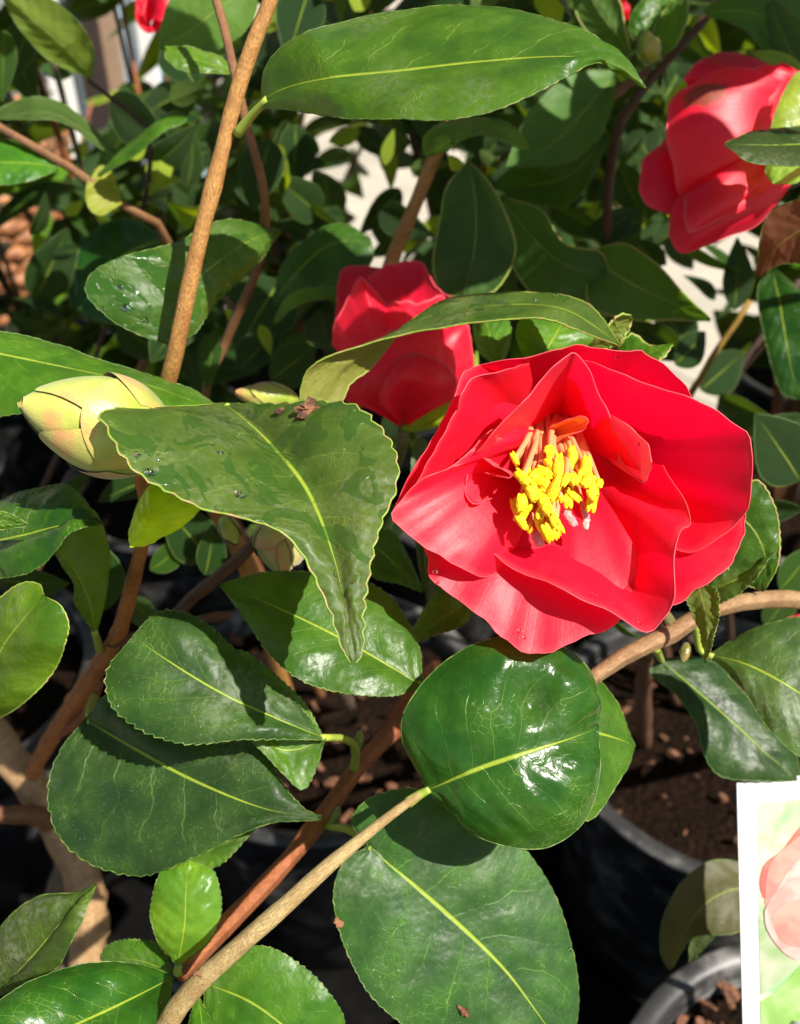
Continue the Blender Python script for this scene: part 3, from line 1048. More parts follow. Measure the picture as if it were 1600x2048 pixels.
branch(PA, [(1500, 600, .40), (1470, 650, .405), (1430, 705, .41), (1400, 760, .42), (1370, 840, .45), (1400, 1100, .50), soil('A', 0.0, 0.03)], [12, 14, 15, 14, 14, 16, 18], (0.55, 0.36, 0.05), seg=36)
branch(PA, [(1600, 560, .45), (1545, 645, .455), (1490, 720, .46), (1445, 790, .47), (1440, 950, .5), soil('A', 0.02, 0.03)], [13, 14, 15, 15, 16, 18], (0.10, 0.055, 0.035), seg=30)
branch(PA, [(1460, 770, .47), (1520, 700, .455), (1570, 660, .445)], [10, 10, 8], (0.10, 0.055, 0.035), seg=12)
branch(PA, [(1640, 300, .31), (1700, 420, .33), (1760, 700, .40), (1740, 1000, .48), soil('A', 0.03, 0.02)], [26, 28, 30, 30, 30], BRN, seg=30)
branch(PA, [(1470, -40, .37), (1400, 50, .375), (1340, 115, .38), (1290, 175, .385), (1240, 250, .39), (1215, 420, .42), (1230, 700, .48), soil('A', -0.02, 0.04)], [18, 20, 20, 18, 18, 18, 18, 20], (0.16, 0.08, 0.045), seg=44)
branch(PA, [(1200, 215, .375), (1240, 180, .378), (1300, 140, .382)], [18, 18, 14], (0.30, 0.14, 0.07), seg=10)

# ---- stems of the left shrub
branch(PI, [(-60, 215, .325), (0, 255, .328), (60, 290, .33), (120, 322, .335), (180, 365, .34), (260, 420, .352), (330, 470, .365), (330, 620, .42), (200, 900, .55), soil('I', 0.02)], [16, 18, 18, 18, 16, 13, 14, 16, 18, 20], (0.42, 0.21, 0.085), seg=44)
branch(PI, [(175, 160, .37), (215, 195, .375), (285, 240, .38), (300, 330, .40), (260, 500, .45), (120, 900, .58), soil('I', 0.0, 0.02)], [9, 10, 11, 12, 13, 14, 16], (0.13, 0.07, 0.045), seg=36)

# ---------------------------------------------------------------- traced leaves
# top leaf
leaf(PC, [(520, 210), (560, 182), (640, 161), (800, 145), (950, 128), (1100, 117), (1190, 121), (1245, 140), (1290, 178)],
     [(520, 205), (532, 135), (590, 75), (700, 38), (850, 17), (1000, 14), (1120, 44), (1200, 80), (1258, 125), (1290, 176)],
     [(520, 215), (600, 222), (700, 237), (800, 240), (900, 236), (1000, 218), (1080, 186), (1140, 152), (1190, 128), (1240, 140), (1290, 179)],
     [.224, .205, .198, .193, .190, .196], [.010, .018, .020, .014, .004], [-.004, -.012, -.012, -.006, .006], bow=.0018, teeth=30, tooth=.0005, col=(1.0, 1.0, 1.0), pet=[(500, 235, .227), (474, 268, .231)])
# big wet leaf
leaf(PB, [(446, 806), (462, 818), (505, 852), (560, 908), (612, 975), (650, 1060), (680, 1160), (698, 1260), (706, 1322)],
     [(446, 806), (330, 814), (206, 820), (222, 870), (258, 930), (320, 975), (400, 1015), (465, 1030), (540, 1053), (584, 1085), (615, 1130), (655, 1210), (682, 1295), (702, 1326)],
     [(446, 806), (560, 803), (690, 804), (742, 835), (780, 880), (797, 930), (790, 985), (765, 1040), (745, 1110), (732, 1200), (726, 1300), (712, 1326)],
     [.234, .220, .206, .197, .190, .184, .180], [-.020, -.028, -.014, -.004, 0], [.004, .004, .004, .002, 0], bow=.0022, teeth=24, tooth=.0016, mat='leaf_wet', margin=.00026, wave=.002, half=8, seg=110,
     pet=[(445, 830, .245), (400, 960, .262), (300, 1040, .236)])
# long leaf entering from the left
leaf(PI, [(-90, 690), (60, 722), (200, 752), (300, 774), (390, 806), (434, 815)],
     [(-90, 655), (60, 672), (200, 720), (300, 750), (380, 778), (434, 813)],
     [(-90, 840), (40, 828), (140, 805), (240, 812), (330, 822), (434, 817)],
     [.225, .228, .234, .242, .252], .012, [-.014, -.012, -.006], bow=.001, col=(1.1, 1.1, .9), teeth=26, tooth=.0006, pet=[(-140, 680, .25), (-200, 760, .34)])
# leaf behind the tall stem
leaf(PC, [(342, 692), (346, 640), (372, 582), (430, 530), (500, 482), (562, 462)],
     [(340, 692), (270, 667), (212, 632), (170, 580), (192, 538), (262, 508), (350, 484), (450, 440), (562, 460)],
     [(344, 692), (392, 665), (422, 620), (470, 570), (520, 522), (562, 464)],
     [.262, .262, .268, .282, .30], [-.008, -.012, -.004], [.0, .01, .012], bow=.002, mat='leaf_wet', col=(.85, 1.0, .8), teeth=26, pet=[(350, 720, .255)])
# leaf below the wet one
leaf(PC, [(846, 1374), (740, 1311), (650, 1262), (540, 1210), (440, 1170)],
     [(846, 1370), (836, 1290), (800, 1215), (740, 1165), (640, 1145), (530, 1145), (440, 1168)],
     [(846, 1378), (780, 1393), (690, 1388), (600, 1360), (540, 1310), (490, 1240), (440, 1172)],
     [.226, .226, .226, .227, .229], [.006, .009, .006], [-.006, -.008, -.003], bow=.0016, col=(.9, .92, .85), teeth=34, pet=[(870, 1385, .26), (880, 1390, .33)])
# two stacked leaves beside the green petiole
leaf(PC, [(650, 1480), (590, 1500), (545, 1492), (500, 1430), (430, 1350)],
     [(650, 1478), (606, 1402), (545, 1345), (480, 1300), (430, 1345)],
     [(650, 1482), (632, 1540), (604, 1580), (560, 1540), (470, 1440), (430, 1352)],
     [.233, .231, .232, .236], .002, -.004, col=(1.15, 1.15, .9), teeth=24)
leaf(PC, [(652, 1479), (560, 1441), (450, 1390), (350, 1330), (265, 1273)],
     [(652, 1476), (592, 1400), (540, 1358), (480, 1308), (420, 1250), (360, 1222), (310, 1226), (265, 1271)],
     [(652, 1481), (590, 1480), (480, 1481), (380, 1490), (300, 1470), (250, 1440), (216, 1400), (212, 1340), (265, 1275)],
     [.230, .226, .225, .226, .229], [.006, .008, .006], [-.005, -.006, -.002], bow=.002, mat='leaf_dusty', teeth=30, tooth=.0012, pet=[(690, 1478, .250), (712, 1500, .272), (706, 1545, .292)], col=(.85, .95, .85))
# lower dusty leaf
leaf(PC, [(170, 1438), (260, 1490), (370, 1550), (480, 1600), (560, 1625), (642, 1636)],
     [(172, 1435), (215, 1388), (270, 1420), (350, 1465), (450, 1485), (520, 1482), (562, 1560), (602, 1610), (642, 1632)],
     [(168, 1440), (120, 1500), (95, 1570), (105, 1650), (150, 1710), (220, 1745), (300, 1750), (400, 1710), (480, 1670), (550, 1645), (642, 1640)],
     [.254, .247, .240, .233, .229, .227], [.004, .004, .004], [-.002, -.003, -.002], bow=.002, mat='leaf_dusty', teeth=34, tooth=.0013, col=(.72, .80, .95), pet=[(178, 1420, .27), (190, 1392, .305)])
leaf(PC, [(260, 1640), (350, 1690), (440, 1690), (512, 1655)], [(260, 1640), (330, 1640), (430, 1640), (512, 1652)], [(260, 1645), (330, 1735), (430, 1735), (512, 1658)], [.252, .249, .247], 0, -.004, mat='leaf', teeth=22, tooth=.0008)
# puckered round leaf at the end of the straw coloured branch
leaf(PB, [(853, 1581), (950, 1540), (1050, 1506), (1130, 1480), (1196, 1455)],
     [(853, 1577), (828, 1530), (804, 1470), (815, 1410), (870, 1340), (950, 1290), (1040, 1273), (1120, 1290), (1180, 1340), (1198, 1400), (1196, 1453)],
     [(856, 1585), (900, 1620), (950, 1670), (1020, 1695), (1090, 1696), (1150, 1662), (1185, 1610), (1201, 1540), (1196, 1457)],
     [.216, .210, .209, .212, .221], [.006, .009, .007], [.002, .004, .006], bow=.0030, mat='leaf_gloss', teeth=12, tooth=.0001, half=10, seg=100,
     dimples=[(.52, .80, .12, .0036), (.64, .40, .075, -.0048), (.84, .60, .10, .0024), (.42, .42, .10, .0020), (.60, -.45, .18, .0018)], pet=[(838, 1590, .2165), (815, 1606, .2155)])
leaf(PC, [(1130, 1455), (1180, 1462), (1235, 1478), (1269, 1495)], [(1130, 1450), (1180, 1350), (1238, 1415), (1269, 1493)], [(1130, 1460), (1170, 1640), (1250, 1545), (1269, 1497)], [.232, .236, .245], .006, -.002, teeth=14, tooth=.0005)
# big bottom leaf
leaf(PC, [(735, 1692), (830, 1771), (930, 1860), (1010, 1940), (1070, 2020), (1120, 2092)],
     [(733, 1690), (703, 1640), (745, 1592), (830, 1577), (910, 1602), (1000, 1652), (1060, 1710), (1110, 1790), (1140, 1880), (1156, 1970), (1150, 2060), (1120, 2095)],
     [(735, 1694), (690, 1720), (667, 1780), (675, 1850), (700, 1920), (740, 1990), (800, 2045), (880, 2095), (980, 2122), (1120, 2098)],
     [.238, .237, .237, .237, .237, .237], [.004, .009, .008], [-.003, -.008, -.006], bow=.0012, mat='leaf_dusty', teeth=40, tooth=.0005, col=(.85, 1.15, 1.0), half=8, seg=110, pet=[(700, 1660, .262), (650, 1650, .274)])
# glossy leaf, bottom left corner
leaf(PC, [(347, 1955), (250, 2005), (130, 2060), (0, 2110), (-80, 2140)], [(345, 1950), (270, 1927), (180, 1924), (90, 1950), (20, 1985), (-40, 2040), (-80, 2138)], [(347, 1960), (335, 2020), (300, 2110), (180, 2170), (50, 2190), (-80, 2145)],
     [.228, .212, .202, .196, .198], [.006, .008, .004], -.004, bow=.003, mat='leaf_gloss', teeth=20, tooth=.0002, col=(1.1, 1.15, 1.0))
leaf(PB, [(412, 1966), (500, 2002), (580, 2060), (660, 2130)], [(412, 1962), (470, 1905), (535, 1893), (610, 1935), (662, 1990), (690, 2050), (660, 2128)], [(410, 1970), (410, 2040), (450, 2120), (560, 2170), (660, 2134)],
     [.232, .228, .226, .228], .004, .002, teeth=30, col=(1.0, 1.1, 1.0), pet=[(385, 1975, .212)])
leaf(PB, [(395, 1990), (405, 2060), (430, 2140)], [(392, 1990), (375, 2060), (380, 2140), (428, 2140)], [(398, 1990), (425, 2050), (440, 2100), (432, 2140)], [.215, .218, .222], 0, .004, col=(1.1, 1.2, .9))
# small pale leaf at the cut branch tip
leaf(PC, [(356, 1934), (371, 1850), (373, 1790), (377, 1722)], [(354, 1930), (318, 1890), (300, 1830), (310, 1770), (330, 1738), (376, 1720)], [(358, 1930), (420, 1880), (443, 1820), (435, 1760), (420, 1735), (378, 1720)],
     [.231, .228, .229, .233], .003, .003, bow=.001, col=(2.3, 1.9, 1.6), teeth=22, tooth=.0004, pet=[(357, 1945, .232)])
leaf(PC, [(345, 1945), (280, 1920), (200, 1915)], [(345, 1942), (320, 1890), (260, 1878), (215, 1890), (200, 1912)], [(345, 1948), (290, 1960), (230, 1950), (200, 1918)], [.236, .24, .246], .002, 0, col=(1.1, 1.2, .9))
# left edge leaves
leaf(PB, [(-12, 1992), (60, 1920), (120, 1850), (193, 1769)], [(-14, 1988), (-22, 1900), (20, 1832), (80, 1792), (150, 1786), (193, 1767)], [(-10, 1994), (60, 1967), (120, 1930), (150, 1870), (180, 1800), (194, 1771)],
     [.235, .226, .222, .226], .006, -.006, bow=.002, mat='leaf_dusty', col=(1.3, 1.1, .7), teeth=14, tooth=.0002)
leaf(PB, [(-32, 1440), (0, 1310), (48, 1240), (90, 1192)], [(-36, 1430), (-60, 1300), (-10, 1210), (40, 1168), (78, 1168), (90, 1190)], [(-30, 1450), (40, 1412), (105, 1345), (136, 1260), (122, 1212), (92, 1194)],
     [.235, .224, .216, .214], .004, -.004, bow=.002, col=(1.5, 1.2, .8), teeth=24, tooth=.0003, wave=.003, margin=.00024)
leaf(PB, [(-44, 1090), (50, 1072), (120, 1054), (202, 1044)], [(-44, 1050), (0, 1003), (60, 978), (130, 970), (166, 995), (190, 1030), (203, 1042)], [(-44, 1156), (0, 1156), (60, 1146), (106, 1110), (140, 1066), (170, 1052), (203, 1048)],
     [.228, .222, .218, .214], [.010, .012, .006], -.008, bow=.002, col=(1.15, 1.05, .7), teeth=22, tooth=.0004, mat='leaf_gloss')
leaf(PB, [(-60, 1050), (0, 1040), (58, 1050)], [(-60, 1040), (0, 1022), (58, 1048)], [(-60, 1065), (0, 1060), (58, 1052)], [.21, .21, .212], 0, 0, col=(1.3, 1.1, .8), teeth=6, tooth=.0001, wave=.0004)
leaf(PB, [(190, 1268), (180, 1210), (152, 1150), (112, 1098), (95, 1060)], [(188, 1266), (152, 1212), (146, 1165), (110, 1108), (95, 1062)], [(193, 1266), (212, 1200), (220, 1120), (205, 1050), (180, 1015), (120, 1010), (95, 1058)],
     [.262, .252, .246, .243, .242], -.002, .006, bow=.001, col=(1.2, 1.1, .9), teeth=18, tooth=.0003, pet=[(200, 1300, .29)])
# yellow bract under the fat bud
leaf(PB, [(261, 1094), (292, 1055), (335, 1005), (352, 985)], [(260, 1092), (262, 1045), (280, 995), (308, 965), (350, 980)], [(262, 1095), (312, 1082), (362, 1055), (402, 1012), (354, 985)],
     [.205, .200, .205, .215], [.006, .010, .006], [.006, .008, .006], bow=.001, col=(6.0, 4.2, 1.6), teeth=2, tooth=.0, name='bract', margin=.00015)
# arching leaf in front of the half-open flower
leaf(PC, [(1240, 690), (1130, 622), (1010, 612), (910, 628), (820, 658), (732, 708), (670, 748), (628, 803)],
     [(1240, 692), (1160, 664), (1080, 638), (960, 645), (850, 661), (740, 690), (655, 714), (612, 745), (600, 800), (620, 804)],
     [(1240, 688), (1175, 606), (1060, 584), (950, 591), (870, 610), (800, 664), (745, 735), (702, 768), (682, 803), (634, 805)],
     [.228, .236, .244, .250, .252, .250, .246, .246], [-.004, -.010, -.012, -.010, -.004], [.008, .014, .012, .012, .008], bow=.0012, mat='leaf_wet', col=(1.1, 1.1, 1.2), teeth=34, tooth=.0007, margin=.00028)
# dark leaves behind the flowers (seen from below)
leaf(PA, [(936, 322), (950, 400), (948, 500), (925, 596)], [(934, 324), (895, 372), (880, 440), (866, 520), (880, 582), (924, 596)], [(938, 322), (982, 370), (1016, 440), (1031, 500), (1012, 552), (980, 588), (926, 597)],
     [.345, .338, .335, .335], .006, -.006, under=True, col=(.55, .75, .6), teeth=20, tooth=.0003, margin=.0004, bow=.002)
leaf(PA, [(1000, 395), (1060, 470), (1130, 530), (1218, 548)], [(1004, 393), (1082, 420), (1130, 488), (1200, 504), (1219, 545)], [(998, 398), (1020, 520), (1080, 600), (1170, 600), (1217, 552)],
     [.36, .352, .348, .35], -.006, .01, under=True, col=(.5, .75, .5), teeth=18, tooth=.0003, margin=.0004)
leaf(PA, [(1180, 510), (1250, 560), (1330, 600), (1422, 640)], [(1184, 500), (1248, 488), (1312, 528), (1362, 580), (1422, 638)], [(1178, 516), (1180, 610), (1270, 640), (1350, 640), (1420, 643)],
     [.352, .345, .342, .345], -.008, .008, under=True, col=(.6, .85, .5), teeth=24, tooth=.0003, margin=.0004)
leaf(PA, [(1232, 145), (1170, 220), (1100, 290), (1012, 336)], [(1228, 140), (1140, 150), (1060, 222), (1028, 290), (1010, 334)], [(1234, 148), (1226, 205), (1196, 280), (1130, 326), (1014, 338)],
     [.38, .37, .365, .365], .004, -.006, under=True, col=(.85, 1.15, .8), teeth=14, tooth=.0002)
leaf(PA, [(1212, 270), (1150, 345), (1070, 372), (992, 378)], [(1210, 268), (1130, 290), (1060, 318), (1000, 352), (990, 376)], [(1214, 272), (1192, 342), (1150, 400), (1110, 416), (1040, 396), (992, 380)],
     [.395, .385, .38, .38], .004, -.006, col=(.8, .85, .8), teeth=14, tooth=.0002)
leaf(PC, [(845, 306), (900, 280), (960, 258), (1060, 294)], [(843, 300), (850, 268), (892, 243), (960, 233), (1022, 250), (1060, 291)], [(846, 312), (902, 290), (962, 272), (1040, 297), (1060, 297)],
     [.305, .30, .30, .305], .006, -.003, bow=.001, col=(1.2, 1.2, 1.1), teeth=16, tooth=.0004)
leaf(PC, [(850, 312), (890, 296), (920, 280)], [(850, 300), (880, 270), (920, 276)], [(852, 314), (895, 302), (920, 284)], [.297, .297, .3], 0, 0, col=(1.8, 1.6, 1.4), teeth=8)
# upper left leaves
leaf(PI, [(182, 157), (120, 88), (62, 38), (8, -10)], [(178, 157), (100, 122), (50, 72), (15, 20), (4, -10)], [(184, 157), (187, 100), (162, 50), (112, 5), (60, -20), (10, -14)],
     [.372, .362, .356, .352], .004, -.004, under=True, bow=.001, col=(1.5, 1.35, .6), teeth=10, tooth=.0001)
leaf(PC, [(318, 92), (380, 60), (430, 20), (500, -30)], [(316, 90), (325, 40), (350, -10), (420, -40), (500, -40)], [(320, 96), (362, 132), (440, 102), (492, 60), (515, 10), (504, -28)],
     [.34, .335, .332, .335], .003, -.003, under=True, bow=.001, col=(1.1, 1.35, .8), teeth=10, tooth=.0001)
leaf(PC, [(474, 144), (420, 130), (370, 112), (332, 98)], [(474, 141), (430, 108), (380, 95), (330, 92)], [(475, 147), (410, 146), (360, 140), (332, 118), (330, 100)], [.288, .284, .282, .282], .004, -.003, bow=.001, col=(1.5, 1.35, .8), teeth=8, tooth=.0001)
leaf(PI, [(232, 305), (160, 252), (90, 222), (-30, 235)], [(230, 298), (152, 224), (92, 196), (40, 200), (-30, 230)], [(233, 310), (190, 290), (140, 252), (80, 240), (-30, 240)], [.352, .345, .34, .34], .008, -.004, under=True, col=(.6, .7, .5), teeth=10, tooth=.0001)
leaf(PI, [(196, 352), (260, 300), (320, 250), (374, 236)], [(195, 348), (258, 290), (318, 240), (350, 219), (372, 232)], [(198, 355), (270, 312), (322, 268), (360, 250), (375, 241)], [.335, .33, .326, .326], .006, -.004, col=(1.0, 1.05, .9), teeth=10, tooth=.0001)
leaf(PI, [(118, 336), (60, 328), (0, 326), (-90, 330)], [(116, 333), (60, 292), (0, 278), (-90, 290)], [(116, 340), (62, 362), (0, 370), (-90, 372)], [.335, .33, .328, .328], .004, -.003, col=(.9, 1.2, .9), teeth=16, tooth=.0003)
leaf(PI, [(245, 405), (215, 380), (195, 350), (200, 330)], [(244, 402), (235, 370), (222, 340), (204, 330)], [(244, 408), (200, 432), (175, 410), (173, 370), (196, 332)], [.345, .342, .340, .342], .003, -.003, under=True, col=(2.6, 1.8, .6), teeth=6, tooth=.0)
# dusky rounded leaf behind the wet one at the left
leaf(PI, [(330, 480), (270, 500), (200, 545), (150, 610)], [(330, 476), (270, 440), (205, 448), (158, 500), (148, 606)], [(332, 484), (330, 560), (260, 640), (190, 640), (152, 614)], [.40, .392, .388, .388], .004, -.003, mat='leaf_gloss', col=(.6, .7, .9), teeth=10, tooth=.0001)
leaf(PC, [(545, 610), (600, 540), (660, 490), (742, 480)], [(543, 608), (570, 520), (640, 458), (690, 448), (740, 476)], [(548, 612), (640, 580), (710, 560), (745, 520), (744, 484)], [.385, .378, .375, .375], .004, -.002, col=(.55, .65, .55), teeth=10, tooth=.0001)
leaf(PC, [(548, 645), (590, 605), (640, 588), (700, 590)], [(546, 642), (580, 590), (640, 574), (700, 580)], [(550, 648), (595, 612), (640, 600), (700, 598)], [.345, .34, .338, .338], .005, -.003, col=(1.5, 1.4, .8), teeth=8, tooth=.0001)
# dark stiff leaf in front of the right-hand flower
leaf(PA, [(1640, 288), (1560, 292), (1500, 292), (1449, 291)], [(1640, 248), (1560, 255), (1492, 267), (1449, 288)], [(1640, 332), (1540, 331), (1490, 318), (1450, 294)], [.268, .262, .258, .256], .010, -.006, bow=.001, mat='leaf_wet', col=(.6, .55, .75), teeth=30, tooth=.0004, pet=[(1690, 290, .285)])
leaf(PA, [(1640, 150), (1602, 230), (1572, 300), (1545, 366)], [(1640, 118), (1590, 150), (1560, 200), (1538, 270), (1530, 340), (1544, 366)], [(1645, 200), (1640, 300), (1600, 362), (1547, 368)], [.284, .283, .283, .285], .002, .002, col=(3.4, 2.9, 4.5), teeth=2, tooth=0, name='sepal', bow=.001)
leaf(PA, [(1645, 250), (1600, 170), (1560, 125), (1500, 102)], [(1645, 250), (1560, 180), (1530, 130), (1500, 104)], [(1648, 245), (1620, 150), (1570, 105), (1502, 100)], [.335, .332, .332, .335], 0, 0, under=True, col=(2.4, 2.2, 1.2), teeth=2, tooth=0, name='sepal')
# leaves right of the open flower
leaf(PA, [(1440, 1010), (1500, 1050), (1530, 1110), (1528, 1182)], [(1440, 1006), (1510, 960), (1548, 1010), (1559, 1070), (1555, 1130), (1530, 1180)], [(1440, 1014), (1430, 1100), (1480, 1160), (1526, 1184)], [.252, .25, .25, .252], -.002, .004, col=(.75, .8, .7), teeth=20, tooth=.0005, margin=.0003)
leaf(PA, [(1400, 1190), (1450, 1170), (1500, 1145), (1560, 1085)], [(1400, 1188), (1430, 1120), (1490, 1080), (1560, 1082)], [(1400, 1194), (1450, 1203), (1500, 1170), (1535, 1125), (1560, 1088)], [.256, .252, .25, .252], .006, -.006, col=(1.3, 1.2, 1.0), mat='leaf_dusty', teeth=14, tooth=.0007)
leaf(PA, [(1396, 1166), (1408, 1220), (1412, 1270), (1411, 1326)], [(1392, 1165), (1370, 1190), (1385, 1230), (1400, 1275), (1410, 1326)], [(1400, 1164), (1434, 1180), (1439, 1225), (1428, 1275), (1413, 1327)], [.235, .232, .23, .23], .003, -.002, under=True, col=(1.1, 1.0, .6), teeth=18, tooth=.0006)
leaf(PA, [(1420, 1312), (1480, 1325), (1540, 1352), (1610, 1395), (1680, 1450)], [(1420, 1308), (1470, 1275), (1540, 1246), (1620, 1238), (1700, 1300), (1690, 1440)], [(1422, 1316), (1480, 1370), (1530, 1450), (1600, 1515), (1660, 1520), (1682, 1455)],
     [.258, .25, .245, .242, .245], .006, -.004, bow=.0015, mat='leaf_dusty', col=(1.25, 1.2, 1.3), teeth=24, tooth=.0003, pet=[(1400, 1300, .26), (1390, 1245, .252)])
leaf(PA, [(1318, 1318), (1390, 1380), (1470, 1450), (1540, 1515), (1600, 1560)], [(1316, 1320), (1300, 1345), (1350, 1390), (1392, 1450), (1405, 1502), (1440, 1552), (1520, 1562), (1598, 1562)], [(1322, 1316), (1420, 1320), (1500, 1400), (1580, 1480), (1604, 1556)],
     [.30, .296, .292, .29, .29], -.004, .006, bow=.0015, mat='leaf_dusty', col=(.6, .7, .7), teeth=22, tooth=.0006, pet=[(1310, 1295, .262)])  # dusty material and dark tint imitate the shade on this leaf
leaf(PA, [(952, 1192), (905, 1225), (860, 1255), (808, 1294)], [(950, 1188), (888, 1174), (846, 1222), (807, 1290)], [(955, 1196), (932, 1246), (880, 1266), (812, 1296)], [.252, .244, .240, .238], .004, -.003, col=(1.1, 1.1, 1.0), teeth=12, tooth=.0004)
leaf(PC, [(730, 1080), (770, 1110), (800, 1140), (846, 1184)], [(728, 1084), (740, 1150), (800, 1168), (845, 1186)], [(732, 1076), (780, 1060), (815, 1110), (847, 1180)], [.275, .272, .27, .27], -.002, .003, col=(.9, 1.0, .8), teeth=12, tooth=.0004)
leaf(PC, [(862, 1240), (850, 1130), (858, 1000), (872, 900)], [(860, 1240), (838, 1130), (822, 1000), (830, 880), (870, 898)], [(866, 1240), (900, 1130), (910, 1000), (890, 900), (874, 900)], [.28, .282, .288, .295], .002, .004, under=True, col=(.6, .55, .6), teeth=26, tooth=.0003)
# leaves around the top of the open flower
leaf(PA, [(1075, 735), (1100, 690), (1120, 655), (1140, 625)], [(1073, 735), (1035, 690), (1038, 640), (1080, 615), (1138, 622)], [(1080, 735), (1150, 715), (1190, 680), (1175, 640), (1142, 626)], [.252, .258, .262, .268], .003, .003, col=(1.5, 1.4, 1.1), teeth=14, tooth=.0003, bow=.001)
leaf(PA, [(1000, 735), (985, 690), (975, 650), (950, 610)], [(1000, 735), (1020, 690), (1015, 640), (955, 608)], [(995, 735), (955, 700), (945, 650), (945, 610)], [.268, .272, .276, .28], .003, .003, col=(1.1, 1.2, 1.1), teeth=12, tooth=.0005)
leaf(PA, [(1180, 700), (1225, 665), (1250, 640), (1262, 632)], [(1178, 690), (1215, 650), (1240, 628), (1262, 630)], [(1184, 705), (1235, 690), (1258, 660), (1264, 636)], [.246, .243, .242, .243], -.003, .004, under=True, col=(1.4, 1.2, .6), teeth=8, tooth=.0006, margin=.0004)
leaf(PA, [(1215, 745), (1270, 720), (1310, 705), (1346, 688)], [(1213, 735), (1260, 670), (1300, 692), (1346, 686)], [(1220, 750), (1280, 735), (1320, 720), (1346, 691)], [.262, .258, .255, .254], .004, -.003, col=(1.3, 1.2, .8), teeth=10, tooth=.0007, margin=.0004)
# upper right leaves
leaf(PA, [(1262, 108), (1225, 60), (1190, 10), (1160, -50)], [(1264, 112), (1250, 55), (1238, 0), (1200, -50), (1165, -52)], [(1258, 106), (1180, 70), (1150, 20), (1140, -40), (1156, -52)], [.355, .35, .348, .348], -.003, .005, under=True, col=(.8, 1.0, .6), teeth=8, tooth=.0002, margin=.0004)
leaf(PA, [(1300, 118), (1340, 60), (1360, 10), (1380, -50)], [(1298, 116), (1310, 50), (1340, 5), (1376, -50)], [(1304, 120), (1350, 92), (1373, 40), (1375, 0), (1384, -50)], [.365, .36, .358, .358], .004, -.003, under=True, col=(.9, 1.15, .6), teeth=8, tooth=.0002, margin=.0004)
leaf(PA, [(1308, 112), (1290, 60), (1310, 20), (1340, -40)], [(1308, 112), (1262, 70), (1268, 20), (1330, -42)], [(1310, 110), (1330, 60), (1350, 20), (1344, -40)], [.372, .37, .37, .372], 0, 0, col=(.7, .8, .6), teeth=8, tooth=.0002)
leaf(PA, [(1408, 25), (1480, 20), (1560, 40), (1650, 60)], [(1406, 22), (1470, -30), (1560, -40), (1650, 55)], [(1410, 30), (1490, 60), (1560, 130), (1650, 66)], [.36, .352, .348, .35], .004, -.003, under=True, col=(.75, 1.05, .7), teeth=8, tooth=.0002)
leaf(PA, [(1540, 0), (1560, 60), (1590, 120), (1640, 180)], [(1530, 10), (1540, 100), (1580, 160), (1636, 184)], [(1550, 0), (1600, 40), (1640, 100), (1644, 176)], [.345, .342, .34, .34], .003, -.003, under=True, col=(.6, .7, .6), teeth=8, tooth=.0002)
# dark leaves, right edge
leaf(PA, [(1545, 540), (1560, 610), (1575, 700), (1595, 800)], [(1543, 545), (1515, 580), (1530, 680), (1560, 780), (1594, 800)], [(1550, 536), (1610, 600), (1640, 700), (1598, 800)], [.38, .372, .368, .37], .003, -.002, mat='leaf_gloss', col=(.65, .7, .8), teeth=10, tooth=.0002)
leaf(PA, [(1680, 420), (1600, 460), (1550, 500), (1512, 555)], [(1680, 380), (1590, 400), (1530, 440), (1510, 552)], [(1682, 450), (1610, 520), (1560, 530), (1516, 556)], [.26, .268, .274, .282], 0, 0, under=True, col=(1.6, .35, .6), teeth=8, tooth=.0002)
# shrub beside the label
branch(PD, [(1560, 1760, .33), (1570, 1900, .38), (1590, 2050, .42), soil('D', 0.02)], [18, 20, 22, 22], BRN, seg=20)
leaf(PD, [(1560, 1772), (1460, 1780), (1390, 1830), (1336, 1938)], [(1560, 1760), (1470, 1722), (1410, 1726), (1358, 1772), (1325, 1840), (1320, 1900), (1334, 1938)], [(1560, 1790), (1480, 1862), (1400, 1872), (1370, 1892), (1350, 1932), (1339, 1940)],
     [.335, .33, .328, .326], .006, -.006, under=True, bow=.001, col=(.9, .55, .7), teeth=14, tooth=.0002)
leaf(PD, [(1440, 1855), (1400, 1890), (1378, 1925)], [(1438, 1852), (1385, 1880), (1377, 1924)], [(1442, 1858), (1400, 1905), (1380, 1926)], [.34, .34, .342], 0, 0, under=True, col=(.6, .5, .5), teeth=4, tooth=.0)

